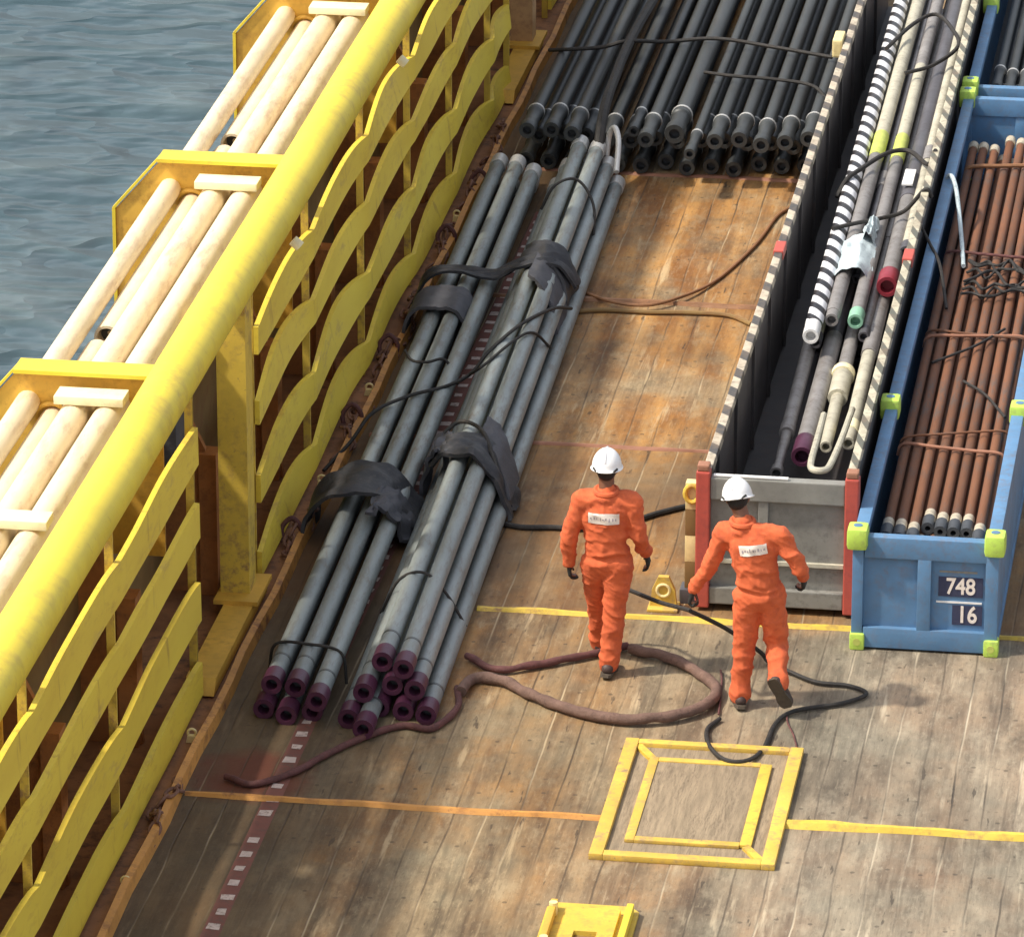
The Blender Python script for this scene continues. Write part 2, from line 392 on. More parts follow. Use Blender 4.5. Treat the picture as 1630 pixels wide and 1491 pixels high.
# raised seam bars across the deck and the painted dashes
def wavy_bar(x0, x1, y, w, h, amp=.012, seed=0):
    bm = bmesh.new(); n = int((x1 - x0) / .12) + 1; prev = None
    for i in range(n + 1):
        x = x0 + (x1 - x0) * i / n
        o = noise.noise((x * 1.3, seed * 7.1, 0)) * amp * 2.2; ww = w * (.8 + .5 * noise.noise((x * 2.1, seed * 3.3, 5)))
        hh = h * (.9 + .3 * noise.noise((x * 3, seed, 9)))
        r = [bm.verts.new((x, y + o - ww, .001)), bm.verts.new((x, y + o - ww * .5, hh)), bm.verts.new((x, y + o + ww * .5, hh)), bm.verts.new((x, y + o + ww, .001))]
        if prev:
            for k in range(3): bm.faces.new((prev[k], r[k], r[k + 1], prev[k + 1]))
        prev = r
    return bm
for (x0, x1, y, w, h, m, s) in ((-7.85, -4.80, 36.72, .045, .03, 'kerb', 1), (-3.50, 12, 36.82, .06, .045, 'yellow2', 2),
                                (-6.3, 3, 40.54, .045, .03, 'yellow2', 3), (-7.8, 3, 44.28, .035, .022, 'rustband', 4),
                                (-7.8, 3, 48.02, .05, .03, 'orangehose', 5), (-7.8, 12, 51.8, .05, .02, 'rustband', 6), (-7.8, 12, 33.0, .045, .03, 'kerb', 7)):
    tag(link('deck_seam', wavy_bar(x0, x1, y, w, h, seed=s), M[m], smooth=False), kind='structure')
bm = bmesh.new()
y = 30.0; k = 0
while y < 50.5:
    worn = noise.noise((y * .9, 3, 3))
    wx = .046 * (.7 + .4 * random.random()); ln = .085 * (.8 + .35 * random.random())
    if not (36.1 < y < 37.35) or random.random() < .35:
        x = -7.21 + random.uniform(-.006, .006)
        vs = [bm.verts.new((x + a * wx + random.uniform(-.006, .006), y + b * ln / 2 + random.uniform(-.008, .008), .004)) for a, b in ((-1, -1), (1, -1), (1, 1), (-1, 1))]
        bm.faces.new(vs)
    y += .24; k += 1
tag(link('deck_marking', bm, M['dash'], smooth=False), kind='structure')
bm = bmesh.new(); vs = [bm.verts.new(p) for p in ((-7.275, 30, .0015), (-7.145, 30, .0015), (-7.145, 50.5, .0015), (-7.275, 50.5, .0015))]; bm.faces.new(vs)
tag(link('deck_marking', bm, M['dashred'], smooth=False), kind='structure')

# ------------------------------------------------------------------ cargo barrier on the port side
BX = -8.05
bar = thing('cargo_barrier', (-8.13, 30, 0), 'long yellow steel barrier of dented horizontal strakes under a thick round top rail', 'barrier')
def at_parent(o, root):
    """keep world-built geometry in place under a root that has its own location"""
    o.parent = root; o.matrix_parent_inverse = Matrix.Translation(root.location).inverted(); return o
bm = bmesh.new(); tube(bm, [(-8.15, y, 2.70 + .006 * math.sin(y)) for y in [20 + 1.2 * i for i in range(40)]], .178, 28)
at_parent(link('top_rail', bm, M['yellow']), bar)
def strake(y0, y1, ribs, zc, h, amp, seed, hs_=1.):
    bm = bmesh.new(); prev = None; y = y0; st = .09; th = .04
    while y <= y1 + 1e-6:
        # position between ribs
        lo = max([r for r in ribs if r <= y + 1e-6], default=y0); hi = min([r for r in ribs if r > y + 1e-6], default=y1)
        t = (hi - y) / max(hi - lo, .01); rr = noise.noise((lo * 1.7, seed * 5.3, 1)) * .5 + .75
        bow = math.sin(PI * min(1, max(0, t)) ** .62) if hi > lo else 0
        d = amp * rr * bow
        bayr = noise.noise((lo * 3.1, seed * 1.9, 11)); edge_ = math.sin(PI * min(1, max(0, t)))
        dz = -amp * .18 * rr * bow + .02 * noise.noise((y * .6, seed, 2)) + amp * .9 * bayr * edge_
        tilt = amp * .38 * bow * noise.noise((lo * 2.3, seed * 2.1, 7))
        hh = h * hs_ * (1 + amp * 2.2 * noise.noise((lo * 2.7, seed * 4.4, 13)) * edge_ + .10 * noise.noise((y * .9, seed, 4)) - .16 * (amp / .13) * (1 - bow))
        x = BX - d * .45; xt = BX - d * 1.2; z0 = zc + dz - hh / 2; z1 = zc + dz + hh / 2
        r = [bm.verts.new(p) for p in ((x + tilt, y, z0), (xt - tilt, y, z1), (xt - tilt - th, y, z1 + .004), (x + tilt - th, y, z0))]
        if prev:
            for k in range(4): bm.faces.new((prev[k], r[k], r[(k + 1) % 4], prev[(k + 1) % 4]))
        else: bm.faces.new(r)
        prev = r; y += st
    bm.faces.new(prev[::-1]); return bm
ZS = [(2.06, .31), (1.47, .27), (.82, .31), (.20, .27)]
def panel(y0, y1, ribs, amps, seed):
    pf = bpy.data.objects.new('panel', None); col.objects.link(pf); pf.parent = bar
    pf.matrix_parent_inverse = Matrix.Translation(bar.location).inverted(); pf.location = (BX, y0, 0)
    def put(o): o.parent = pf; o.matrix_parent_inverse = Matrix.Translation(pf.location).inverted()
    for i, (zc, h) in enumerate(ZS):
        put(link('strake', strake(y0, y1, ribs, zc, h, amps[i], seed + i, .86 if amps[0] >= .1 else 1.), M['strake']))
    for r in ribs + ([y1 - .02] if y1 < 60 else []):
        bm = bmesh.new(); box(bm, BX - .105, BX - .045, r - .012, r + .012, .0, 2.56)
        put(link('rib', bm, M['yellow2'], smooth=False))
panel(24.0, 38.45, [25.3, 27.9, 30.4, 33.0, 35.65, 38.42], [.03, .025, .045, .035], 10)
panel(40.75, 54.3, [40.77, 43.15, 45.75, 48.2, 50.6, 53.0], [.10, .085, .10, .105], 20)
panel(57.0, 70.0, [57.02, 59.5, 62, 64.5, 67], [.12, .12, .12, .12], 30)
def post(y):
    bm = bmesh.new(); w = .115; d = .13
    prism(bm, [(-8.16 - w, y - d), (-8.16 + w, y - d), (-8.16 + w, y + d), (-8.16 - w, y + d)], 'z', .16, 2.58)
    p = at_parent(link('post', bm, M['tanpost'] if y > 50 else M['yellow2'], smooth=False), bar)
    bm = bmesh.new()
    prism(bm, [(-8.30, y - .3), (-7.95, y - .3), (-7.95, y + .3), (-8.30, y + .3)], 'z', .13, .165)
    prism(bm, [(y - 1.85, .02), (y + .3, .02), (y + .3, .13), (y - 1.75, .13)], 'x', -8.22, -7.99)
    at_parent(link('post_foot', bm, M['amber'], smooth=False), bar)
for y in (25.1, 40.33, 55.7): post(y)

for y in (42.08, 47.2):
    bm = bmesh.new(); tube(bm, [(-8.02, y, 2.45), (-7.96, y, 2.40)], .045, 12); at_parent(link('rail_lug', bm, M['pad']), bar)
# bulwark plating behind the barrier
bw = thing('bulwark', (-8.8, 30, 0), 'low brown steel bulwark with rusty upright frames behind the yellow barrier', 'bulwark')
at_parent(link('plating', B((-8.86, -8.8, 18, 75, 0, 1.75)), M['bulwark'], smooth=False), bw)
at_parent(link('cap_rail', B((-8.93, -8.70, 18, 75, 1.75, 1.79)), M['bulwark'], smooth=False), bw)
for i, y in enumerate([27.6, 30.1, 32.6, 35.1, 37.6, 40.62, 43.2, 45.7, 48.2, 50.7, 53.2, 55.9]):
    bm = bmesh.new(); prism(bm, [(-8.8, 0), (-8.34, 0), (-8.46, 1.2), (-8.72, 1.75), (-8.8, 1.75)], 'y', y - .03, y + .03)
    box(bm, -8.50, -8.36, y - .1, y + .1, .0, 1.18)
    at_parent(link('frame', bm, M['rustframe'], smooth=False), bw)
# dark hanging fender straps seen in the gap beside the post
bm = B((-8.62, -8.46, 39.55, 40.0, 1.35, 2.35), bev=.03)
tag(link('fender_block', bm, M['rubber_grey']), 'dark rubber block hanging behind the yellow post gap', 'fender')

# ------------------------------------------------------------------ outboard brackets and cream tubes
TZ = 2.12
def bracket(y, label):
    root = thing('tube_bracket', (-8.9, y, 0), label, 'bracket', 'yellow brackets carrying the cream tubes')
    bm = bmesh.new()
    prism(bm, [(-9.77, 1.2), (-8.30, 1.2), (-8.30, 2.63), (-9.37, 2.63), (-9.77, 2.18)], 'y', y - .015, y + .015)
    at_parent(link('plate', bm, M['amber'], smooth=False), root)
    bm = bmesh.new()
    prism(bm, [(-9.39, 2.63), (-8.32, 2.63), (-8.32, 2.66), (-9.39, 2.66)], 'y', y - .13, y + .13)
    prism(bm, [(-9.39, 2.658), (-9.39, 2.632), (-9.78, 2.18), (-9.80, 2.19)], 'y', y - .035, y + .035)
    prism(bm, [(-9.80, 2.185), (-9.772, 2.18), (-9.772, 1.2), (-9.80, 1.2)], 'y', y - .035, y + .035)
    at_parent(link('flange', bm, M['yellow'], smooth=False), root)
    # arched sleeve round the hole for the lower tube
    bm = bmesh.new()
    tube(bm, [(-9.13 + .125 * math.cos(a), y - .04, 2.25 + .125 * math.sin(a)) for a in [PI * q / 10 for q in range(11)]], .018, 8)
    at_parent(link('sleeve', bm, M['amber']), root)
    return root
bracket(43.5, 'yellow tube bracket with chamfered corner, middle of the three in view')
bracket(38.33, 'yellow tube bracket cut by the left edge of the picture, nearest in view')
bracket(48.67, 'yellow tube bracket at the top edge of the picture, farthest in view')
bracket(33.16, 'yellow tube bracket hidden behind the near end of the yellow rail')
bracket(53.84, 'yellow tube bracket beyond the top edge of the picture')
for i, (y, lb) in enumerate(((43.22, 'pale block clamped over tubes at the middle bracket'), (38.05, 'pale block clamped over tubes at the nearest bracket'),
                             (48.40, 'pale block clamped over tubes at the farthest bracket'), (35.55, 'pale block lying alone over two tubes beside the thick rail'))):
    bm = B((-9.03, -8.51, y - .11, y + .11, 2.50, 2.565), bev=.008)
    tag(link('clamp_block', bm, M['pad']), lb, 'clamp block', 'pale clamp blocks on the cream tubes')
def cream(x, z, r, y0, y1, label, endcap=True):
    root = thing('cream_tube', (x, y0, z), label, 'tube', 'cream tubes along the ship side')
    bm = bmesh.new(); lathe_y(bm, [(.12, r * .72), (0, r * .78), (0, r), (.02, r + .002), (y1 - y0 - .02, r), (y1 - y0, r * .95), (y1 - y0, r * .5)], 24)
    link('tube', bm, M['cream'], root)
    bm = bmesh.new(); lathe_y(bm, [(.13, r * .2), (.119, r * .2), (.119, r * .71), (.13, r * .71)], 20)
    link('bore', bm, M['darkprot'], root)
    return root
cream(-9.31, 2.37, .090, 24, 60, 'outermost cream tube running unbroken above the sea')
for i, (a, b) in enumerate(((24.2, 29.9), (30.05, 34.9), (35.1, 39.85), (40.15, 44.85), (45.15, 49.9), (50.2, 56))):
    cream(-9.12, 2.24, .10, a, b, 'low cream tube length, %s in its row counted from the near end' % ORD[i])
cream(-8.90, 2.385, .108, 24, 60, 'inner cream tube of the pair under the pale blocks, nearer the sea')
cream(-8.645, 2.385, .108, 24, 60, 'inner cream tube of the pair under the pale blocks, beside the yellow rail')
for i, (a, b) in enumerate(((24, 34.9), (35.1, 39.9), (40.15, 44.8), (45.05, 56))):
    cream(-8.44, 2.24, .11, a, b, 'cream tube half hidden under the thick yellow rail, %s length from the near end' % ORD[i])

# ------------------------------------------------------------------ grey casing bundles on deck
def make_pipe(name, L, r, mat_body, mat_end, label, cat, group, bore=.62, seg=20, end_len=.16, end_r=1.12, ring=True, far_end=True):
    root = thing(name, (0, 0, 0), label, cat, group)
    bm = bmesh.new(); lathe_y(bm, [(.16, r * .6), (.16, r), (L, r), (L, r * .6)], seg); link('pipe_body', bm, mat_body, root)
    bm = bmesh.new(); lathe_y(bm, [(.15, r * bore), (-.03, r * bore), (-.03, r * end_r), (end_len, r * end_r), (end_len + .01, r * 1.0)], seg)
    link('thread_protector', bm, mat_end, root)
    bm = bmesh.new(); lathe_y(bm, [(.10, r * .1), (.099, r * .1), (.099, r * bore), (.101, r * bore)], seg); link('bore', bm, M['darkprot'], root)
    if ring:
        bm = bmesh.new(); lathe_y(bm, [(end_len + .25, r * 1.01), (end_len + .25, r * 1.03), (end_len + .28, r * 1.03), (end_len + .28, r * 1.01)], seg)
        link('paint_band', bm, M['joint'], root)
    if far_end:
        bm = bmesh.new(); lathe_y(bm, [(L - .2, r * 1.0), (L - .2, r * 1.13), (L + .01, r * 1.13), (L + .01, r * .6)], seg); link('coupling', bm, M['ring'], root)
    return root
PG = 'grey casing pipes lashed in two bundles on deck'
protoG = make_pipe('casing_pipe', 13.0, .071, M['greypipe'], M['maroon'], 'x', 'pipe', PG)
first = [True]
def place(proto, p0, p1y, p1x, label, rz_z=0., flag=None):
    loc = Vector(p0)
    o = proto if flag[0] else dup(proto, loc)
    flag[0] = False
    o.location = loc; o['label'] = label
    L = p1y - p0[1]
    o.rotation_euler = (rz_z, 0, -math.atan2(p1x - p0[0], L))
    return o
b1 = [(-7.51, 38.32, .225, -7.74), (-7.32, 38.27, .235, -7.56), (-7.12, 38.05, .225, -7.38),
      (-7.55, 38.2, .075, -7.79), (-7.36, 38.1, .075, -7.60), (-7.18, 38.2, .075, -7.42)]
lb1 = ['left grey pipe on top of the bundle nearest the yellow barrier', 'middle grey pipe on top of the bundle nearest the yellow barrier', 'right grey pipe on top of the bundle nearest the yellow barrier',
       'left grey pipe under the bundle nearest the yellow barrier', 'middle grey pipe under the bundle nearest the yellow barrier', 'right grey pipe under the bundle nearest the yellow barrier']
for (x, y, z, xb), lb in zip(b1, lb1): place(protoG, (x, y, z), 51.2, xb, lb, flag=first)
b2 = [(-6.70, 38.50, .385, -6.98), (-6.52, 38.38, .385, -6.80),
      (-6.80, 38.25, .232, -7.07), (-6.61, 38.42, .232, -6.88), (-6.43, 38.35, .232, -6.70),
      (-6.89, 38.10, .078, -7.16), (-6.70, 38.35, .078, -6.97), (-6.51, 38.3, .078, -6.78), (-6.33, 38.25, .078, -6.60)]
lb2 = ['topmost left grey pipe of the bundle nearer the workers', 'topmost right grey pipe of the bundle nearer the workers',
       'left grey pipe of the middle layer in the bundle nearer the workers', 'centre grey pipe of the middle layer in the bundle nearer the workers', 'right grey pipe of the middle layer in the bundle nearer the workers',
       'leftmost bottom grey pipe of the bundle nearer the workers', 'second bottom grey pipe of the bundle nearer the workers', 'third bottom grey pipe of the bundle nearer the workers', 'rightmost bottom grey pipe of the bundle nearer the workers']
for (x, y, z, xb), lb in zip(b2, lb2): place(protoG, (x, y, z), 51.4, xb, lb, flag=first)
place(protoG, (-6.74, 37.88, .095), 51.4, -6.87, 'grey pipe sticking out farthest towards the viewer from the bundle nearer the workers', 0, flag=first)

# wraps round the bundles
def wrap(prof, y0, y1, th, mat, label, skew=0., seed=0, crumple=.035):
    """a sheet wrapped over pipes: profile (x,z) swept along Y, with real thickness"""
    P = [Vector((p[0], 0, p[1])) for p in catmull([(a, 0, b) for a, b in prof], 5)] if False else catmull([(a, 0, b) for a, b in prof], 5)
    n = 12; bm = bmesh.new(); grid = []
    for j in range(n + 1):
        t = j / n; row = []
        for i, p in enumerate(P):
            s = i / (len(P) - 1)
            q = Vector((p.x, y0 + (y1 - y0) * t + skew * (s - .5) + .05 * noise.noise((s * 4, seed, t)), p.z))
            q += Vector((noise.noise((s * 5, t * 2, seed + 1)), .5 * noise.noise((s * 9, t * 4, seed + 6)), noise.noise((s * 6, t * 4, seed + 2)))) * crumple * 1.4 + Vector((0, 0, .012 * noise.noise((s * 14, t * 9, seed + 4))))
            q.z = max(q.z, .02)
            row.append(bm.verts.new(q))
        grid.append(row)
    for j in range(n):
        for i in range(len(P) - 1): bm.faces.new((grid[j][i], grid[j][i + 1], grid[j + 1][i + 1], grid[j + 1][i]))
    bmesh.ops.recalc_face_normals(bm, faces=bm.faces)
    bmesh.ops.solidify(bm, geom=bm.faces[:], thickness=th)
    return tag(link('rubber_wrap', bm, mat), label, 'pipe wrap', 'dark wraps round the grey pipe bundles')
wrap([(-7.88, .02), (-7.86, .22), (-7.72, .38), (-7.50, .44), (-7.30, .40), (-7.18, .28), (-7.10, .12), (-7.06, .02)], 41.75, 42.45, .03, M['rubber'], 'black hood shaped rubber wrap over the near part of the left bundle', .15, 1)
wrap([(-7.34, .42), (-7.22, .42), (-7.12, .30), (-7.04, .10)], 41.55, 42.05, .03, M['rubber_grey'], 'grey rubber flap folded over the right shoulder of the left bundle', .25, 2)
wrap([(-7.12, .06), (-7.08, .34), (-7.0, .48), (-6.90, .51)], 42.7, 43.15, .03, M['rubber_grey'], 'small grey flap standing left on the right bundle', -.1, 3)
wrap([(-7.02, .36), (-6.90, .48), (-6.72, .51), (-6.58, .47), (-6.46, .33), (-6.38, .14), (-6.33, .03)], 42.5, 42.95, .035, M['rubber'], 'black rubber saddle over the right bundle behind the first worker', -.3, 4)
wrap([(-6.66, .53), (-6.54, .50), (-6.42, .36), (-6.33, .16)], 42.75, 43.25, .035, M['rubber_grey'], 'broad grey webbing slab down the right side of the right bundle near the first worker', -.45, 5, .01)
wrap([(-7.92, .06), (-7.87, .26), (-7.76, .35), (-7.58, .36), (-7.42, .34), (-7.33, .2)], 46.6, 47.2, .03, M['rubber_grey'], 'square grey pad folded over the left bundle at its middle', 0, 6, .012)
wrap([(-7.93, .10), (-7.78, .36), (-7.48, .38), (-7.22, .36), (-7.02, .44), (-6.80, .50), (-6.64, .46), (-6.50, .26)], 47.45, 47.7, .025, M['rubber'], 'narrow black band crossing both bundles at their middle', .2, 7, .03)
wrap([(-7.05, .40), (-6.93, .49), (-6.80, .51), (-6.64, .45), (-6.54, .26), (-6.50, .06)], 47.5, 48.1, .03, M['rubber'], 'dark draped sheet over the right bundle at its middle', -.4, 8, .03)
wrap([(-6.86, .53), (-6.74, .50), (-6.60, .35), (-6.52, .14)], 46.9, 47.5, .035, M['rubber_grey'], 'long grey slab slanting down the right side of the right bundle at its middle', -.5, 9, .01)

def rope(name, pts, r, mat, label, cat, seg=8, sub=6, group=None):
    bm = bmesh.new(); tube(bm, catmull(pts, sub), r, seg)
    return tag(link(name, bm, M[mat]), label, cat, group)
SG = 'thin black slings over the grey bundles'
rope('sling', [(-8.02, 43.3, .03), (-7.86, 43.7, .15), (-7.72, 44.0, .31), (-7.47, 44.4, .33), (-7.22, 44.75, .30), (-7.05, 45.05, .32), (-6.93, 45.3, .44), (-6.75, 45.9, .48), (-6.56, 46.6, .40), (-6.48, 47.2, .2)], .016, 'rope', 'thin black sling slanting over both bundles between the two groups of wraps', 'sling', group=SG)
rope('sling', [(-7.72, 45.6, .30), (-7.6, 45.3, .32), (-7.46, 45.25, .33), (-7.32, 45.35, .32), (-7.2, 45.3, .12)], .013, 'rope', 'short black sling looped on the left bundle above the slanting one', 'sling', group=SG)
rope('sling', [(-7.05, 45.0, .33), (-6.92, 44.9, .45), (-6.74, 45.5, .48), (-6.62, 45.8, .45), (-6.50, 46.0, .25)], .013, 'rope', 'short black sling over the right bundle beside the slanting one', 'sling', group=SG)
rope('sling', [(-7.02, 43.2, .42), (-6.90, 43.35, .50), (-6.75, 43.25, .53), (-6.60, 42.95, .54), (-6.45, 42.6, .38)], .018, 'rope', 'black sling arched behind the saddle on the right bundle', 'sling', group=SG)
rope('sling', [(-7.1, 49.6, .32), (-6.98, 49.7, .53), (-6.8, 49.9, .53), (-6.62, 49.7, .36), (-6.58, 49.4, .1)], .014, 'rope', 'black sling round the far part of the right bundle', 'sling', group=SG)
rope('sling', [(-7.66, 38.98, .05), (-7.60, 38.95, .28), (-7.34, 38.9, .315), (-7.08, 38.85, .28), (-7.03, 38.8, .05)], .012, 'rope', 'thin black lashing round the near end of the left bundle', 'sling', group=SG)
rope('sling', [(-6.98, 40.05, .12), (-6.84, 40.08, .40), (-6.64, 40.08, .47), (-6.46, 40.02, .33), (-6.30, 39.98, .08)], .012, 'rope', 'thin black lashing round the near end of the right bundle', 'sling', group=SG)

# ------------------------------------------------------------------ black drill pipe stack
def make_drill(L, r, jr, label, group):
    root = thing('drill_pipe', (0, 0, 0), label, 'pipe', group)
    bm = bmesh.new(); lathe_y(bm, [(.62, jr * .8), (.72, r * 1.08), (.8, r), (L, r), (L, r * .4)], 16); link('pipe_body', bm, M['blackpipe'], root)
    bm = bmesh.new(); lathe_y(bm, [(.12, jr * .52), (0, jr * .52), (0, jr * .95), (.02, jr), (.16, jr), (.18, jr * .84), (.50, jr * .84), (.52, jr), (.60, jr), (.64, jr * .8)], 18)
    link('tool_joint', bm, M['blackpipe'], root)
    bm = bmesh.new(); lathe_y(bm, [(.60, jr * .8), (.60, jr * 1.05), (.635, jr * 1.05), (.645, jr * .8)], 18); link('joint_band', bm, M['ring'], root)
    bm = bmesh.new(); lathe_y(bm, [(.09, jr * .1), (.089, jr * .1), (.089, jr * .52), (.091, jr * .52)], 14); link('bore', bm, M['darkprot'], root)
    return root
DG = 'black drill pipes stacked at the far end of the deck'
pd = make_drill(11, .062, .082, 'x', DG); pdthin = make_drill(11, .045, .058, 'x', DG); pdfat = make_drill(11, .08, .10, 'x', DG)
tops = [(-7.50, 51.45, 0), (-7.28, 51.55, 0), (-7.06, 51.40, 0), (-6.50, 51.7, 1), (-6.34, 51.35, 0), (-6.08, 51.5, 2), (-5.88, 51.05, 1),
        (-5.68, 51.4, 0), (-5.45, 51.45, 0), (-5.23, 51.35, 0), (-5.01, 51.45, 0), (-4.80, 51.6, 0)]
fl = {0: [True], 1: [True], 2: [True]}; pr_ = {0: pd, 1: pdthin, 2: pdfat}
jj = {0: .082, 1: .058, 2: .10}
for i, (x, y, k) in enumerate(tops):
    g = ('third from the right end' if i == 9 else '')
    lab = 'top layer drill pipe of the far black stack, %s from the left%s' % (ORD[i], {1: ', thin', 2: ', the fattest'}.get(k, ''))
    place(pr_[k], (x, y, .41 + jj[k] + random.uniform(-.01, .01)), y + 11, x + random.uniform(-.012, .012), lab, flag=fl[k])
for lay, (z, dy, off) in enumerate(((.315, .2, .11), (.10, .1, 0))):
    for i in range(13):
        x = -7.56 + .225 * i + off
        if x > -4.72: continue
        place(pd, (x, 51.75 + dy + random.uniform(-.12, .12), z), 63, x + random.uniform(-.02, .02),
              'black drill pipe in the %s layer of the far stack, %s from the left' % (('middle', 'bottom')[lay], ORD[i]), flag=fl[0])
rope('hose', [(-6.75, 50.9, .05), (-6.78, 51.2, .35), (-6.80, 51.8, .62), (-6.82, 52.8, .68), (-6.84, 54.2, .66), (-6.80, 56, .62)], .05, 'rope', 'thick dark green black hose hanging down between the two groups of drill pipe', 'hose')
rope('sling', [(-7.65, 54.0, .55), (-7.4, 53.9, .6), (-7.1, 53.95, .62), (-6.85, 54.0, .68), (-6.5, 54.3, .6), (-6.0, 54.35, .64), (-5.4, 54.2, .62), (-4.8, 54.0, .6)], .02, 'rope', 'black sling lying right across the stack of drill pipe, farther one', 'sling')
rope('sling', [(-6.0, 53.3, .6), (-5.7, 53.15, .62), (-5.3, 53.1, .62), (-4.9, 53.0, .6), (-4.72, 52.8, .5)], .018, 'rope', 'black sling across the right part of the drill pipe stack, nearer one', 'sling')
for x, y, lb in ((-6.86, 51.62, 'curved'), (-6.70, 51.0, 'straight')):
    pass
# shackle on the right bundle's far end
bm = bmesh.new(); tube(bm, catmull([(-6.72, 51.4, .3), (-6.70, 51.45, .5), (-6.64, 51.4, .58), (-6.58, 51.2, .5), (-6.56, 50.9, .3)], 6), .028, 10)
tag(link('lifting_eye', bm, M['ring']), 'pale steel lifting eye at the far end of the right grey bundle', 'lifting eye')

# ------------------------------------------------------------------ grey open container with drilling tools
GX0, GX1, GY0, GY1, GZ = -4.56, -3.40, 40.83, 57.5, 1.13
gc = thing('open_container', ((GX0 + GX1) / 2, GY0, 0), 'long grey open topped container with black and cream banded rims and red front posts', 'container')
def gput(name, bm, mat, parent=gc, smooth=False):
    o = link(name, bm, mat, smooth=smooth); return at_parent(o, parent) if parent is gc else o
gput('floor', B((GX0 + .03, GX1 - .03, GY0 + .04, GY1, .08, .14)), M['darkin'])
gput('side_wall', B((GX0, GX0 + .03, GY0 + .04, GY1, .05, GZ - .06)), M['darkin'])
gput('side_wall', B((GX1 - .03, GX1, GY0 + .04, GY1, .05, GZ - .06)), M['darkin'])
for i in range(12): gput('wall_stiffener', B((GX0 + .03, GX0 + .055, GY0 + .6 + i * 1.3, GY0 + .66 + i * 1.3, .14, GZ - .06)), M['darkin'])
for y, x in ((46.35, GX0 + .02), (46.3, GX1 - .02)): gput('red_clamp', B((x - .045, x + .045, y - .14, y + .14, GZ - .05, GZ + .035), bev=.01), M['red'])
gput('lifting_lug', B((GX0 - .12, GX0 - .02, 52.6, 52.95, GZ - .12, GZ + .06), bev=.02), M['ringyellow'])
gput('top_rail', B((GX0 - .015, GX0 + .055, GY0 + .06, GY1, GZ - .06, GZ + .02), bev=.008), M['rail_l'])
gput('top_rail', B((GX1 - .055, GX1 + .015, GY0 + .06, GY1, GZ - .06, GZ + .02), bev=.008), M['rail_r'])
for x, nm in ((GX0, 'l'), (GX1, 'r')):
    bm = B((x - .055, x + .055, GY0 - .07, GY0 + .055, .03, GZ + .03), bev=.012); gput('corner_post', bm, M['red'])
    bm = B((x - .048, x + .048, GY0 - .06, GY0 + .05, GZ + .03, GZ + .085), bev=.015); gput('post_cap', bm, M['rustband'])
# front wall: top beam, bottom beam, stiffeners, recessed sheet
gput('end_beam', B((GX0 + .056, GX1 - .056, GY0 - .05, GY0 + .05, GZ - .20, GZ - .02), bev=.01), M['greypaint'])
gput('end_beam', B((GX0 + .056, GX1 - .056, GY0 - .05, GY0 + .05, .06, .2), bev=.01), M['greypaint'])
gput('end_sheet', B((GX0 + .056, GX1 - .056, GY0 + .005, GY0 + .03, .2, GZ - .2)), M['greypaint'])
gput('end_stiffener', B((-4.13, -4.05, GY0 - .035, GY0 + .005, .2, GZ - .2), bev=.006), M['greypaint'])
gput('end_stiffener', B((GX0 + .06, GX1 - .06, GY0 - .03, GY0 + .004, .40, .43)), M['toolcream'])
bm = bmesh.new()
tube(bm, [(GX0 + .08, GY0 - .02, GZ - .005), (-3.9, GY0 - .02, GZ - .005)], .014, 8); gput('rubbing_bar', bm, M['white'], smooth=True)

TG = 'drilling tools lying in the grey container'
def tool(name, p0, p1, segs, label, cat='drilling tool', group=TG):
    """segs: list of (t0, t1, r0, r1, material, part name) along the axis; t in metres from the near end"""
    p0 = Vector(p0); p1 = Vector(p1); d = (p1 - p0); L = d.length
    root = thing(name, p0, label, cat, group)
    root.rotation_euler = (math.asin(d.z / L), 0, -math.atan2(d.x, d.y))
    for (a, b, r0, r1, m, nm) in segs:
        if b < 0: b = L
        bm = bmesh.new(); lathe_y(bm, ([(a + .09, r0 * .2), (a + .09, r0 * .6), (a, r0 * .64)] if a == 0 else [(a, r0 * .55)]) + [(a, r0 * .96), (a + .01, r0), (b - .01, r1), (b, r1 * .96), (b, r1 * .55)], 18)
        link(nm, bm, M[m], root)
    return root
tool('stabiliser', (-4.13, 44.95, .84), (-4.23, 56.5, .84), [(0, .28, .070, .070, 'white', 'end_sub'), (.28, -1, .074, .074, 'spiral', 'spiral_body')], 'black and white spirally banded stabiliser along the dark side of the container')
tool('drill_collar', (-4.16, 42.5, .52), (-4.24, 50.5, .60), [(0, .12, .055, .05, 'toolgrey', 'tip'), (.12, .9, .035, .045, 'toolgrey', 'neck'), (.9, 1.1, .065, .065, 'toolgrey', 'collar'), (1.1, -1, .06, .06, 'toolgrey', 'tool_body')], 'slim grey tool with a narrow neck under the spiral stabiliser')
tool('drill_collar', (-3.98, 42.75, .58), (-4.04, 56.5, .62), [(0, .35, .088, .088, 'maroon', 'thread_protector'), (.35, 2.9, .078, .078, 'toolgrey', 'tool_body'), (2.9, -1, .072, .072, 'tooldark', 'upper_body')], 'thick grey drill collar with a purple end protector')
tool('drill_collar', (-4.0, 45.45, .82), (-4.06, 56.5, .82), [(0, .15, .06, .06, 'toolgrey', 'end_sub'), (.15, 4.6, .066, .066, 'toolgrey', 'tool_body'), (4.6, 5.3, .07, .07, 'tape', 'tape_band'), (5.3, -1, .066, .066, 'toolcream', 'upper_body')], 'grey tool beside the spiral stabiliser, with a yellow green band')
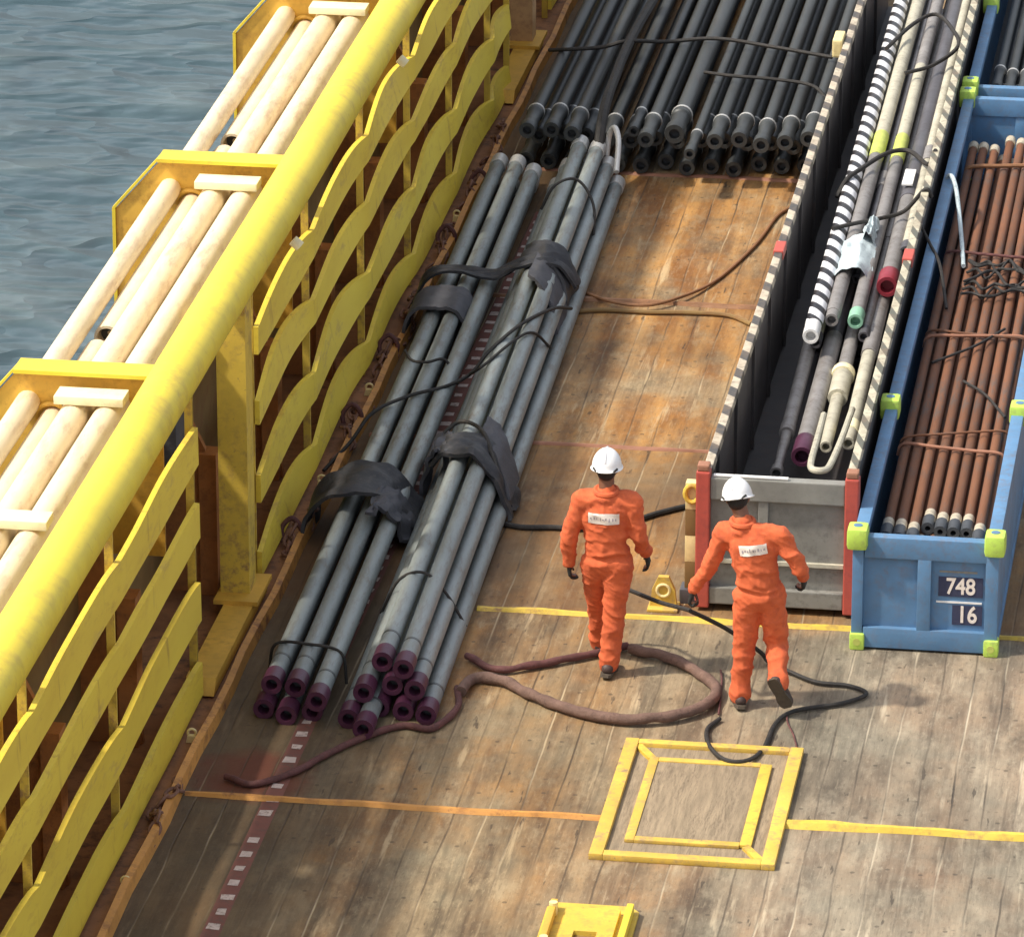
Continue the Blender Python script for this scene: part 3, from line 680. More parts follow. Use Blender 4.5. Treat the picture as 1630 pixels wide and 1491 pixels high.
tool('drill_collar', (-3.80, 45.5, .80), (-3.86, 56.5, .84), [(0, .22, .068, .068, 'mint', 'end_cap'), (.22, 4.5, .060, .060, 'toolgrey', 'tool_body'), (4.5, 5.2, .066, .066, 'tape', 'tape_band'), (5.2, 7.5, .060, .060, 'toolcream', 'upper_body'), (7.5, -1, .06, .06, 'toolgrey', 'far_body')], 'pale tool with a mint green end cap and a yellow green band')
tool('drill_collar', (-3.61, 46.45, .80), (-3.66, 56.5, .82), [(0, .3, .095, .095, 'capred', 'end_cap'), (.3, 2.4, .078, .078, 'toolgrey', 'tool_body'), (2.4, 4.3, .085, .085, 'tooldark', 'middle_body'), (4.3, -1, .082, .082, 'tooldark', 'upper_body')], 'dark tool with a big crimson ring protector on its near end')
tool('drill_collar', (-3.80, 42.9, .62), (-3.90, 50, .55), [(0, 1.2, .05, .055, 'toolcream', 'neck'), (1.2, 1.75, .085, .085, 'toolcream', 'collar'), (1.75, 1.85, .1, .1, 'pad', 'shoulder_band'), (1.85, -1, .062, .062, 'toolgrey', 'tool_body')], 'beige tool with a stepped collar in the middle of the container')
tool('drill_collar', (-3.62, 42.9, .66), (-3.70, 50, .60), [(0, .25, .055, .06, 'toolcream', 'end_sub'), (.25, .45, .068, .068, 'pad', 'pale_band'), (.45, 2.2, .06, .06, 'toolcream', 'tool_body'), (2.2, -1, .07, .07, 'toolgrey', 'upper_body')], 'pale beige tool lying along the right wall of the container')
for i, (x, y, z, r, m) in enumerate(((-4.16, 46.2, .30, .075, 'toolgrey'), (-3.98, 46.6, .28, .08, 'tooldark'), (-3.80, 46.1, .30, .075, 'toolgrey'), (-3.62, 46.5, .28, .08, 'tooldark'),
                                        (-3.50, 45.0, .62, .05, 'toolgrey'), (-3.90, 46.8, .74, .04, 'tooldark'), (-4.12, 45.3, .66, .045, 'toolcream'), (-3.72, 45.4, .70, .042, 'toolgrey'), (-3.52, 47.3, .84, .05, 'toolcream'))):
    tool('tool_tube', (x, y, z), (x - .05, 56.5, z + .01), [(0, .2, r * 1.15, r * 1.15, 'tooldark', 'end_collar'), (.2, 2.6, r, r, m, 'tube_body'), (2.6, 3.0, r * 1.2, r * 1.2, 'toolgrey', 'joint'), (3.0, -1, r, r, m, 'far_body')],
         ('dirty grey tube low in the container, %s of those on the floor from the left' % ORD[i]) if i < 4 else ('slim tube wedged among the container tools, ' + ('at the right wall', 'between the two capped tools', 'below the spiral stabiliser', 'left of the crimson ring', 'above the crimson ring by the right rim')[i - 4]), 'tube')
# U-shaped bail hanging over the front
bm = bmesh.new(); tube(bm, catmull([(-3.83, 43.0, .86), (-3.79, 42.0, 1.02), (-3.765, 41.25, 1.12), (-3.74, 41.0, 1.15), (-3.68, 40.93, 1.16), (-3.62, 41.0, 1.15), (-3.60, 41.25, 1.13), (-3.59, 42.0, 1.05), (-3.60, 43.0, .92)], 6), .027, 10)
tag(link('lifting_bail', bm, M['toolcream']), 'cream U shaped lifting bail resting over the front rim of the container', 'bail')
rope('sling', [(-4.28, 48.9, .80), (-4.20, 49.05, .93), (-4.1, 49.3, .95), (-3.9, 49.75, .97), (-3.7, 49.85, .97), (-3.5, 49.5, .96), (-3.42, 49.3, 1.16)], .022, 'rope', 'thick black sling arched over the tools in the container', 'sling')
rope('sling', [(-4.2, 47.6, .93), (-4.0, 47.75, .94), (-3.8, 47.95, .93), (-3.6, 48.1, .96), (-3.42, 48.1, 1.17), (-3.36, 48.1, 1.1)], .02, 'rope', 'black sling lying straight over the tools nearer than the arched one', 'sling')
rope('sling', [(-4.2, 53.2, .95), (-4.0, 54.0, .98), (-3.8, 54.3, 1.0), (-3.6, 53.8, 1.0), (-3.5, 53.2, 1.0), (-3.7, 52.6, .98), (-3.95, 52.4, .95)], .02, 'rope', 'coiled black sling on the tools at the top of the picture', 'sling')
def blob_sheet(cx, cy, cz, sx, sy, hz, mat, label, name='tarpaulin', seed=0):
    bm = bmesh.new(); n = 16; g = []
    for i in range(n + 1):
        row = []
        for j in range(n + 1):
            u = i / n * 2 - 1; v = j / n * 2 - 1
            z = hz * (noise.noise((u * 1.8, v * 1.8, seed)) + .35 * noise.noise((u * 4, v * 4, seed + 3))) - .08 * u * u
            row.append(bm.verts.new((cx + u * sx + .03 * noise.noise((v * 3, seed, 1)), cy + v * sy + .08 * noise.noise((u * 3, seed, 8)), cz + z)))
        g.append(row)
    for i in range(n):
        for j in range(n): bm.faces.new((g[i][j], g[i + 1][j], g[i + 1][j + 1], g[i][j + 1]))
    bmesh.ops.recalc_face_normals(bm, faces=bm.faces); bmesh.ops.smooth_vert(bm, verts=bm.verts, factor=.5, use_axis_x=True, use_axis_y=True, use_axis_z=True)
    return tag(link(name, bm, M[mat]), label, 'tarpaulin')
blob_sheet(-3.93, 47.0, .93, .16, .5, .05, 'rag', 'crumpled pale blue tarpaulin tied over two tools', seed=3)
blob_sheet(-3.86, 47.6, .98, .06, .28, .06, 'rag', 'small peaked scrap of mint white sheet behind the crumpled tarpaulin', seed=6)
tag(link('tag_plate', B((-3.70, -3.60, 49.0, 49.45, .905, .925), bev=.006), M['white']), 'white plate on the dark tool under the black sling', 'plate')

# striped stand and lashing eye left of the container
st = thing('striped_stand', (-4.66, 40.98, 0), 'yellow and dark banded corner stand beside the red container post', 'stand')
for i in range(4):
    z = .12 + i * .22
    bm = B((-.055, .055, -.05, .05, z, z + .22), bev=.006); link('banded_block', bm, M['stripe_post'] if False else (M['ringyellow'] if i in (1, 3) else M['bulwark']), st)
bm = bmesh.new(); tube(bm, [(.055 * math.cos(a), -.07, .92 + .07 * math.sin(a)) for a in [2 * PI * q / 16 for q in range(17)]], .02, 8); link('ring', bm, M['yellow2'], st)
link('base', B((-.09, .08, -.09, .09, .0, .12), bev=.01), M['tooldark'], st)
pe = thing('deck_padeye', (-4.86, 40.78, 0), 'yellow lashing padeye on the deck left of the striped stand', 'padeye')
bm = bmesh.new(); prism(bm, [(-.11, 0), (.11, 0), (.09, .16), (.04, .27), (-.04, .27), (-.09, .16)], 'y', -.025, .025); link('plate', bm, M['hatchpaint'], pe)
bm = bmesh.new(); tube(bm, [(.05 * math.cos(a), -.03, .16 + .05 * math.sin(a)) for a in [2 * PI * q / 16 for q in range(17)]], .012, 8); link('eye', bm, M['ringyellow'], pe)
link('base', B((-.12, .12, -.10, .10, 0, .025), bev=.008), M['hatchpaint'], pe)

# ------------------------------------------------------------------ blue basket with rusty pipes
def text_obj(s, size, mat, parent, name, loc, rot):
    cu = bpy.data.curves.new(name, 'FONT'); cu.body = s; cu.size = size; cu.extrude = .002; cu.align_x = 'CENTER'; cu.align_y = 'CENTER'; cu.offset = size * .02
    t = bpy.data.objects.new(name, cu); col.objects.link(t)
    bpy.context.view_layer.update()
    me = bpy.data.meshes.new_from_object(t.evaluated_get(bpy.context.evaluated_depsgraph_get()))
    for v in me.vertices: v.co.x *= .82
    bpy.data.objects.remove(t); me.materials.clear(); me.materials.append(mat)
    o = bpy.data.objects.new(name, me); col.objects.link(o); o.parent = parent; o.location = loc; o.rotation_euler = rot
    return o
def basket(y0, L, label, numbers=True):
    X0, X1, Z1 = -.575, .545, .93
    r = thing('pipe_basket', (-2.76, y0, 0), label, 'basket', 'blue pipe baskets standing end to end')
    link('floor', B((X0 + .04, X1 - .04, .03, L, .07, .12)), M['darkprot'], r, False)
    link('side_wall', B((X0 + .01, X0 + .04, .1, L - .1, .07, Z1 - .08)), M['blue'], r, False)
    link('side_wall', B((X1 - .04, X1 - .01, .1, L - .1, .07, Z1 - .08)), M['blue'], r, False)
    for x in (X0, X1 - .1): link('top_rail', B((x, x + .1, .1, L - .1, Z1 - .08, Z1), bev=.008), M['blue'], r)
    for x in (X0, X1 - .1): link('bottom_rail', B((x, x + .1, .1, L - .1, .0, .07), bev=.006), M['blue'], r)
    for ya, yb in ((0, .1), (L - .1, L)):
        s = 1 if ya == 0 else -1
        yo = ya if s == 1 else yb
        def bb(a, b, c, d, dep=.1):
            q = (yo, yo + dep) if s == 1 else (yo - dep, yo)
            return B((a, b, q[0], q[1], c, d), bev=.008)
        link('end_beam', bb(X0 + .09, X1 - .09, Z1 - .17, Z1), M['blue'], r)
        link('end_beam', bb(X0 + .09, X1 - .09, .02, .185), M['blue'], r)
        link('end_post', bb(X0, X0 + .085, .02, Z1 - .02), M['blue'], r)
        link('end_post', bb(X1 - .1, X1, .02, Z1 - .02), M['blue'], r)
        link('centre_post', bb(-.075, .03, .18, Z1 - .165, .09), M['blue'], r)
        q = (yo + .05, yo + .075) if s == 1 else (yo - .075, yo - .05)
        link('end_panel', B((X0 + .08, X1 - .09, q[0], q[1], .18, Z1 - .165)), M['blue'], r, False)
    for x in (X0 - .045, X1 - .115):
        for yy in (-.06, 2.85, L - .12):
            c = B((x, x + .16, yy, yy + .2, Z1 - .10, Z1 + .075), bev=.035)
            o = link('corner_casting', c, M['green'], r)
            bm = bmesh.new(); tube(bm, [(x + .08, yy + .1, Z1 + .07), (x + .08, yy + .1, Z1 + .079)], .035, 12); link('casting_hole', bm, M['blue'], o)
    for x in (X0 - .01, X1 - .10):
        for yy in (-.03, L - .12):
            c = B((x, x + .115, yy, yy + .13, -.0, .135), bev=.02)
            o = link('corner_casting', c, M['green'], r)
            bm = bmesh.new(); tube(bm, [(x + .057, yy + .002, .07), (x + .057, yy - .004, .07)], .03, 12); link('casting_hole', bm, M['tape'], o)
    if numbers:
        pl = link('number_plate', B((.085, .425, .044, .0495, .46, .62)), M['ink'], r, False)
        text_obj('748', .185, M['patch'], pl, 'number', (.255, .042, .54), (PI / 2, 0, 0))
        pl = link('number_plate', B((.195, .425, .044, .0495, .23, .39)), M['ink'], r, False)
        text_obj('16', .19, M['patch'], pl, 'number', (.31, .042, .31), (PI / 2, 0, 0))
        link('label_strip', B((.07, .42, .045, .0495, .405, .42)), M['white'], r, False)
        link('label_strip', B((.09, .38, .045, .0495, .655, .67)), M['greypaint'], r, False)
    return r
basket(40.17, 11.65, 'blue pipe basket with lime green corners, numbered 748 and 16 on its end')
basket(52.1, 11.65, 'blue pipe basket with a lime green corner behind the numbered one', False)
RG = 'rusty pipes lying in the numbered blue basket'
def rusty(L, r, tipmat):
    root = thing('rusty_pipe', (0, 0, 0), 'x', 'pipe', RG)
    bm = bmesh.new(); lathe_y(bm, [(0.2, r * .6), (0.2, r), (L, r), (L, r * .6)], 14); link('pipe_body', bm, M['rustpipe'], root)
    bm = bmesh.new(); lathe_y(bm, [(.12, r * .55), (0, r * .55), (0, r * 1.25), (.19, r * 1.28), (.2, r)], 16); link('end_protector', bm, M['darkprot'], root)
    bm = bmesh.new(); lathe_y(bm, [(.19, r * 1.0), (.19, r * 1.15), (.33, r * 1.12), (.34, r * 1.0)], 14); link('end_band', bm, tipmat, root)
    bm = bmesh.new(); lathe_y(bm, [(L - .1, r), (L - .1, r * 1.2), (L + .05, r * 1.2), (L + .05, r * .6)], 14); link('far_coupling', bm, M['tip'], root)
    return root
rp = rusty(10.2, .041, M['tip']); rf = [True]
rp['label'] = 'x'
xs = [-3.15, -3.048, -2.946, -2.843, -2.74, -2.638, -2.536, -2.434]
for i, x in enumerate(xs):
    yb = 40.95 + (0 if i < 3 else (.05 if i == 7 else .28)) + random.uniform(-.05, .05)
    place(rp, (x, yb, .60 + random.uniform(-.012, .012)), yb + 10.2, x - .03 + random.uniform(-.02, .02), 'rusty brown pipe of the top layer in the blue basket, %s from the left' % ORD[i], flag=rf)
for i, x in enumerate([-3.10, -2.997, -2.894, -2.79, -2.69, -2.587, -2.485]):
    yb = 40.85 + random.uniform(-.05, .1)
    place(rp, (x, yb, .51), yb + 10.2, x - .02, 'rusty brown pipe of the second layer in the blue basket, %s from the left' % ORD[i], flag=rf)
for i, x in enumerate([-3.12, -3.0, -2.88, -2.76, -2.64, -2.52, -2.41]):
    place(rp, (x, 40.85, .42), 51, x - .02, 'rusty brown pipe of the third layer in the blue basket, %s from the left' % ORD[i], flag=rf)
tag(link('dunnage', B((-3.22, -2.33, 41.2, 41.4, .12, .375)), M['wood']), 'timber bearer under the rusty pipes at the near end of the basket', 'timber')
tag(link('dunnage', B((-3.22, -2.33, 49.6, 49.8, .12, .375)), M['wood']), 'timber bearer under the rusty pipes at the far end of the basket', 'timber')
def strap(y, dy, mat, label, r=.014, z=.665):
    rope('strap', [(-3.22, y, z - .1), (-3.17, y, z), (-2.9, y + dy * .4, z + .005), (-2.6, y + dy * .8, z + .005), (-2.38, y + dy, z), (-2.33, y + dy, z - .1)], r, mat, label, 'strap', group='straps over the rusty pipes')
strap(42.95, -.12, 'rustband', 'pale rust strap over the rusty pipes nearest the numbered end')
strap(43.1, .25, 'rustpipe', 'dark rust strap slanting close behind the nearest strap', .01)
strap(45.6, .1, 'rustband', 'pale rust strap over the middle of the rusty pipes')
strap(45.75, -.1, 'rustpipe', 'dark strap beside the middle pale strap', .012)
strap(50.4, .15, 'orangehose', 'orange brown strap over the far end of the rusty pipes', .02)
strap(47.9, -.1, 'redrope', 'dark red strap above the black tangle', .014)
bm = bmesh.new()
rs = random.Random(3)
for k in range(7):
    y = 46.6 + rs.random() * .9; pts = []
    for i in range(9): pts.append((-2.98 + .72 * i / 8, y + rs.uniform(-.18, .18), .665 + rs.uniform(0, .05)))
    tube(bm, catmull(pts, 5), .013, 6)
tag(link('rope_tangle', bm, M['rope']), 'tangle of dark green black rope heaped on the rusty pipes', 'rope')
rope('sling', [(-2.55, 45.9, .66), (-2.75, 45.4, .68), (-2.95, 45.1, .68), (-3.1, 44.95, .66)], .012, 'rope', 'thin dark line slanting over the rusty pipes below the tangle', 'sling')
rope('sling', [(-2.4, 43.7, .66), (-2.6, 44.2, .67), (-2.8, 44.5, .67)], .012, 'rope', 'short dark line on the right of the rusty pipes between the two pale straps', 'sling')
rope('sling', [(-3.36, 49.1, .7), (-3.29, 49.2, .95), (-3.2, 48.9, .95), (-3.1, 48.3, .7), (-3.02, 47.5, .67)], .02, 'rag', 'pale rope end hanging over the left rim of the blue basket', 'sling')
rope('sling', [(-3.42, 47.3, 1.14), (-3.30, 47.2, .96), (-3.18, 46.8, .9), (-3.08, 46.3, .68)], .014, 'rope', 'thin black line from the container rim over the blue rim', 'sling')
BG = 'black pipes in the far blue basket'
for i, x in enumerate([-3.1, -2.97, -2.84, -2.71, -2.58, -2.45]):
    place(pdthin, (x, 52.75 + random.uniform(-.05, .25), .66), 63.5, x, 'thin black pipe in the far blue basket, %s from the left' % ORD[i], flag=fl[1])['group'] = BG
for i, x in enumerate([-3.04, -2.9, -2.77, -2.64, -2.5]):
    place(pdthin, (x, 52.7, .545), 63.4, x, 'thin black pipe in the lower layer of the far blue basket, %s from the left' % ORD[i], flag=fl[1])['group'] = BG

# ------------------------------------------------------------------ hatch and socket
h = thing('deck_hatch', (-4.15, 37.07, 0), 'square yellow framed timber hatch set in the deck', 'hatch')
W = .66; D = 1.04; t = .10; zt = .05
link('frame_side', B((-W, -W + t, -D, D, 0, zt), bev=.008), M['hatchpaint'], h); link('frame_side', B((W - t, W, -D, D, 0, zt), bev=.008), M['hatchpaint'], h)
link('frame_side', B((-W + t, W - t, D - t * .8, D, 0, zt - .003), bev=.008), M['hatchpaint'], h); link('frame_side', B((-W + t, W - t, -D, -D + t * .9, 0, zt - .003), bev=.008), M['hatchpaint'], h)
link('timber_infill', B((-W + t, W - t, -D + t * .9, D - t * .8, 0, .012)), M['wood'], h, False)
iw, idd = .385, .70
link('cover', B((-iw, iw, -idd, idd, .012, .03), bev=.004), M['wood'], h)
for nm, b in (('cover_edge', (-iw - .06, -iw + .01, -idd - .04, idd + .04)), ('cover_edge', (iw - .01, iw + .075, -idd - .02, idd + .02)),
              ('cover_edge', (-iw + .01, iw - .01, idd - .03, idd + .04)), ('cover_edge', (-iw + .01, iw - .01, -idd - .04, -idd + .03))):
    link(nm, B((b[0], b[1], b[2], b[3], .012, .04), bev=.006), M['yellow2'] if b[0] > .3 else M['hatchpaint'], h)
for sx, sy in ((-1, 1), (1, -1)):
    bm = bmesh.new(); a = Vector((sx * (W - .1), sy * (D - .08), .02)); b = Vector((sx * (iw + .04), sy * (idd + .03), .02)); d = (b - a).normalized(); s = Vector((-d.y, d.x, 0)) * .03
    vs = [bm.verts.new(p + Vector((0, 0, z))) for z in (-.008, .016) for p in (a + s, b + s, b - s, a - s)]
    for f in ((0, 1, 2, 3), (4, 5, 6, 7), (0, 1, 5, 4), (1, 2, 6, 5), (2, 3, 7, 6), (3, 0, 4, 7)): bm.faces.new([vs[q] for q in f])
    link('corner_strap', bm, M['yellow2'], h, False)
s = thing('lashing_socket', (-4.66, 34.75, 0), 'yellow deck socket with a dark square hole at the bottom edge', 'socket')
bm = bmesh.new()
prism(bm, [(-.32, -.6), (.32, -.6), (.32, .42), (.25, .50), (-.25, .50), (-.32, .42)], 'z', 0, .025); link('plate', bm, M['yellow2'], s, False)
link('raised_rim', B((-.17, .20, -.02, .36, .025, .065), (-.17, .20, -.5, -.19, .025, .065), (-.17, -.075, -.19, -.02, .025, .065), (.085, .20, -.19, -.02, .025, .065)), M['yellow2'], s, False)
link('pocket', B((-.075, .085, -.19, -.02, .026, .03)), M['bulwark'], s, False)
link('lug', B((.24, .29, -.45, .40, .025, .10), bev=.01), M['yellow'], s); link('lug', B((-.29, -.24, -.45, .40, .025, .10), bev=.01), M['amber'], s)
for x, y in ((-.26, .3), (-.25, -.25)):
    bm = bmesh.new(); tube(bm, [(x, y, .02), (x, y, .12)], .03, 10); link('bolt', bm, M['ringyellow'], s)

# ------------------------------------------------------------------ hoses and ropes on deck
rope('hose', [(-5.10, 39.98, .02), (-5.12, 39.95, .30), (-5.06, 39.87, .50), (-4.998, 39.80, .53), (-4.73, 39.43, .60), (-4.475, 39.02, .72), (-4.43, 38.99, .715), (-4.32, 39.18, .58), (-4.19, 39.4, .41), (-3.99, 39.72, .12), (-3.92, 39.74, .03), (-3.74, 39.58, .025), (-3.52, 39.41, .025), (-3.28, 39.38, .025), (-3.13, 39.24, .025), (-3.3, 39.03, .025), (-3.63, 38.84, .025), (-3.75, 38.58, .025), (-3.79, 38.1, .025),
              (-3.88, 37.82, .045), (-4.04, 37.80, .05), (-4.18, 38.04, .045), (-4.24, 38.39, .025), (-4.17, 38.61, .025)], .017, 'rope', 'thin black hose held by the leaning worker and looped on the deck', 'hose')
rope('rope', [(-4.27, 39.55, .02), (-4.24, 39.36, .02), (-4.21, 39.0, .02), (-4.19, 38.7, .02)], .008, 'redrope', 'short thin cord lying between the workers', 'rope')
rope('rope', [(-3.69, 38.80, .012), (-3.66, 38.62, .012), (-3.60, 38.42, .012), (-3.54, 38.14, .012)], .007, 'redrope', 'short thin cord trailing from the black hose loop', 'rope')
# hawser: three twisted strands
def hawser(pts, r, label, mat='hawser'):
    P = catmull(pts, 14); bm = bmesh.new()
    L = [0]
    for a, b in zip(P, P[1:]): L.append(L[-1] + (b - a).length)
    Q = [p + Vector((0, 0, .35 * r * noise.noise((L[i] * 6, r, 0)))) for i, p in enumerate(P)]
    tube(bm, Q, [r * (1 + .22 * noise.noise((L[i] * 9, 3, r * 50))) for i in range(len(P))], 14)
    return tag(link('hawser', bm, M[mat]), label, 'rope')
hawser([(-6.15, 38.78, .05), (-6.10, 39.05, .05), (-5.87, 39.03, .05), (-5.59, 38.77, .05), (-5.23, 38.53, .05), (-4.88, 38.43, .055), (-4.56, 38.51, .06), (-4.31, 38.75, .06), (-4.25, 39.07, .055), (-4.38, 39.35, .05), (-4.63, 39.63, .05), (-4.85, 39.74, .05), (-5.0, 39.80, .05)], .042, 'thick brown hawser curving in a loop round the first worker')
hawser([(-6.22, 39.5, .04), (-5.95, 39.27, .04), (-5.68, 39.40, .04), (-5.46, 39.55, .04), (-5.22, 39.72, .04), (-5.03, 39.88, .04)], .03, 'dark hose from the right bundle to the feet of the first worker', 'redrope')
hawser([(-7.61, 37.01, .03), (-7.4, 36.91, .03), (-7.16, 37.12, .03), (-6.95, 37.52, .03), (-6.74, 37.86, .03), (-6.5, 38.12, .03), (-6.27, 38.10, .03), (-6.14, 38.5, .03), (-6.2, 38.9, .03)], .026, 'dark red wire rope round the near ends of the bundles', 'redrope')
rope('hose', [(-6.53, 48.2, .02), (-6.19, 47.86, .05), (-5.87, 47.82, .05), (-5.61, 48.08, .05), (-5.35, 48.68, .02), (-5.11, 49.72, .02), (-5.0, 50.59, .02), (-4.91, 50.89, .02)], .016, 'orangehose', 'thin rusty orange hose sweeping up the bare deck to the container', 'hose')
rope('hose', [(-6.6, 47.58, .025), (-6.26, 47.70, .025), (-5.86, 47.70, .025), (-5.47, 47.74, .025), (-5.13, 47.72, .025), (-4.9, 47.51, .025)], .022, 'bulwark', 'dark hose lying straight across the bare deck under the orange one', 'hose')
rope('hose', [(-6.42, 42.36, .025), (-6.21, 42.28, .025), (-5.95, 42.31, .025), (-5.7, 42.32, .025), (-5.36, 42.52, .025), (-5.14, 42.76, .025), (-4.88, 42.98, .025), (-4.75, 42.95, .025)], .024, 'rope', 'black hose crossing the deck behind the first worker', 'hose')

# ------------------------------------------------------------------ kerb clutter
def ring_eye(x, y, label, s=.62):
    r = thing('lashing_eye', (x, y, 0), label, 'lashing eye', 'pale lashing eyes along the kerb')
    bm = bmesh.new(); prism(bm, [(-.07 * s, 0), (.07 * s, 0), (.05 * s, .09 * s), (-.05 * s, .09 * s)], 'y', -.02, .02); link('foot', bm, M['ringyellow'], r, False)
    bm = bmesh.new(); tube(bm, [(.05 * s * math.cos(a), .0, .12 * s + .05 * s * math.sin(a)) for a in [2 * PI * q / 16 for q in range(17)]], .016 * s, 8); link('ring', bm, M['ringyellow'], r)
    return r
eyes = [(-7.99, 37.66, 'with the post foot just behind it'), (-7.93, 35.05, 'in the bottom left in the bottom left corner'), (-7.98, 43.0, 'beside the hood shaped wrap'),
        (-7.97, 45.25, 'halfway along the left bundle'), (-7.93, 47.4, 'level with the square grey pad'), (-7.97, 50.1, 'near the far ends of the left bundle')]
for x, y, lb in eyes: ring_eye(x, y, 'pale yellow lashing eye on the kerb ' + lb)
def chain(pts, label, s=1.):
    P = catmull(pts, 8); bm = bmesh.new(); L = 0; nxt = 0; k = 0
    for a, b in zip(P, P[1:]):
        L += (b - a).length
        if L >= nxt:
            d = (b - a).normalized(); up = Vector((0, 0, 1)); sd = d.cross(up).normalized()
            w = sd if k % 2 else (up + sd * .5).normalized()
            tube(bm, [a + d * .045 * s * math.cos(q) + w * .026 * s * math.sin(q) for q in [2 * PI * i / 10 for i in range(11)]], .009 * s, 6, cap=False)
            nxt = L + .062 * s; k += 1
    return tag(link('lashing_chain', bm, M['chain']), label, 'chain', 'rusty lashing chains along the kerb')
cr = random.Random(5)
for i, y in enumerate([35.6, 41.3, 43.6, 45.4, 46.6, 48.6, 50.4, 51.9]):
    pts = [(-8.0 + .12 * cr.random(), y + .22 * j, .03 + (.09 if j in (2, 4) else 0) + .02 * cr.random()) for j in range(7)]
    chain(pts, 'rusty lashing chain heaped by the kerb, %s from the near end' % ORD[i], 1.5)
for i, (x, y) in enumerate([(-8.0, 41.7), (-7.98, 44.4), (-7.97, 46.2), (-7.95, 49.3), (-7.9, 51.0)]):
    r = thing('lashing_shackle', (x, y, 0), 'dark red shackle on the kerb among the chains, %s from the near end' % ORD[i], 'shackle', 'shackles along the kerb')
    bm = bmesh.new(); tube(bm, catmull([(-.06, 0, .02), (-.08, .04, .12), (0, .06, .2), (.08, .04, .12), (.06, 0, .02)], 5), .022, 8); link('bow', bm, M['redrope'], r)
    bm = bmesh.new(); tube(bm, [(-.1, 0, .03), (.1, 0, .03)], .02, 8); link('pin', bm, M['chain'], r)

# ------------------------------------------------------------------ people
def fuse(name, shapes, voxel, mat, parent, smooth_it=6, wr=0., wr_scale=9., seed=0):
    """shapes: ('c', p, q, r0, r1) tapered limb, ('e', centre, (rx,ry,rz), euler) ellipsoid -> one continuous surface"""
    bm = bmesh.new()
    for s in shapes:
        if s[0] == 'c':
            p, q = Vector(s[1]), Vector(s[2]); r0, r1 = s[3], s[4]; d = q - p; L = d.length; d.normalize()
            pts, rs = [], []
            for a in range(5, 0, -1): th = a / 5 * PI / 2 * .98; pts.append(p - d * r0 * math.sin(th)); rs.append(max(r0 * math.cos(th), .0008))
            for a in range(0, 7): pts.append(p + d * L * a / 6); rs.append(r0 + (r1 - r0) * a / 6)
            for a in range(1, 6): th = a / 5 * PI / 2 * .98; pts.append(q + d * r1 * math.sin(th)); rs.append(max(r1 * math.cos(th), .0008))
            tube(bm, pts, rs, 16)
        else:
            m = Matrix.Translation(Vector(s[1])) @ (Matrix.Rotation(s[3][2], 4, 'Z') @ Matrix.Rotation(s[3][1], 4, 'Y') @ Matrix.Rotation(s[3][0], 4, 'X') if len(s) > 3 else Matrix.Identity(4)) @ Matrix.Diagonal((*s[2], 1))
            bmesh.ops.create_uvsphere(bm, u_segments=24, v_segments=16, radius=1, matrix=m)
    me = bpy.data.meshes.new('tmp'); bm.to_mesh(me); bm.free()
    o = bpy.data.objects.new('tmp', me); col.objects.link(o)
    rm = o.modifiers.new('r', 'REMESH'); rm.mode = 'VOXEL'; rm.voxel_size = voxel; rm.use_smooth_shade = True
    sm = o.modifiers.new('s', 'SMOOTH'); sm.iterations = smooth_it; sm.factor = .5
    bpy.context.view_layer.update()
    me2 = bpy.data.meshes.new_from_object(o.evaluated_get(bpy.context.evaluated_depsgraph_get()))
    bpy.data.objects.remove(o); me2.name = name
    if wr:
        nr = [v.normal.copy() for v in me2.vertices]
        for v, nn in zip(me2.vertices, nr):
            p = v.co
            a = 1 - abs(noise.noise((p.x * wr_scale * .8 + seed, p.y * wr_scale * .8, p.z * wr_scale * 1.1)))
            b = 1 - abs(noise.noise((p.x * wr_scale * 2 + 4, p.y * wr_scale * 2 + seed, p.z * wr_scale * 2.6 + p.x * 9)))
            cre = .013 * math.exp(-((p.z - .995 - .02 * math.sin(p.x * 14 + seed)) / .016) ** 2) - .010 * math.exp(-((p.z - .965) / .02) ** 2) if abs(nn.z) < .8 and abs(p.x - .05 * (seed - 1)) < .24 else 0
            v.co = p + nn * cre + nn * (wr * ((a ** 3) * 1.0 + .5 * (b ** 3) - .75))
    me2.materials.clear(); me2.materials.append(mat)
    for f in me2.polygons: f.use_smooth = True
    ob = bpy.data.objects.new(name, me2); col.objects.link(ob); ob.parent = parent
    return ob

def hand_shapes(w, d, n, t, curl, s=1.):
    """wrist, finger direction, palm normal (fingers close that way), thumb side"""
    w, d, n, t = Vector(w), Vector(d).normalized(), Vector(n).normalized(), Vector(t).normalized()
    sh = []
    offs = (.031, .011, -.010, -.029); lens = (.074, .082, .076, .058)
    for o_, L in zip(offs, lens):
        k0 = w + d * .088 * s + t * o_ * s
        sh.append(('c', w + d * .012 + t * o_ * .6 * s, k0, .0165 * s, .0135 * s))
        p = k0; ang = curl * .55
        for sg, f in enumerate((.46, .31, .23)):
            dd = d * math.cos(ang) + n * math.sin(ang); q = p + dd * L * f * s * 1.06
            sh.append(('c', p, q, (.0108 - .0012 * sg) * s, (.0098 - .0012 * sg) * s)); p = q; ang += curl * (.75 if sg == 0 else .55)
    p = w + d * .022 + t * .026 * s
    q = p + (d * .5 + t * .75 + n * .25).normalized() * .042 * s; sh.append(('c', p, q, .017 * s, .0125 * s))
    r = q + (d * .85 + t * .25 + n * .45).normalized() * .034 * s; sh.append(('c', q, r, .012 * s, .0105 * s))
    u = r + (d * .8 - t * .1 + n * .6).normalized() * .026 * s; sh.append(('c', r, u, .0105 * s, .0085 * s))
    return sh

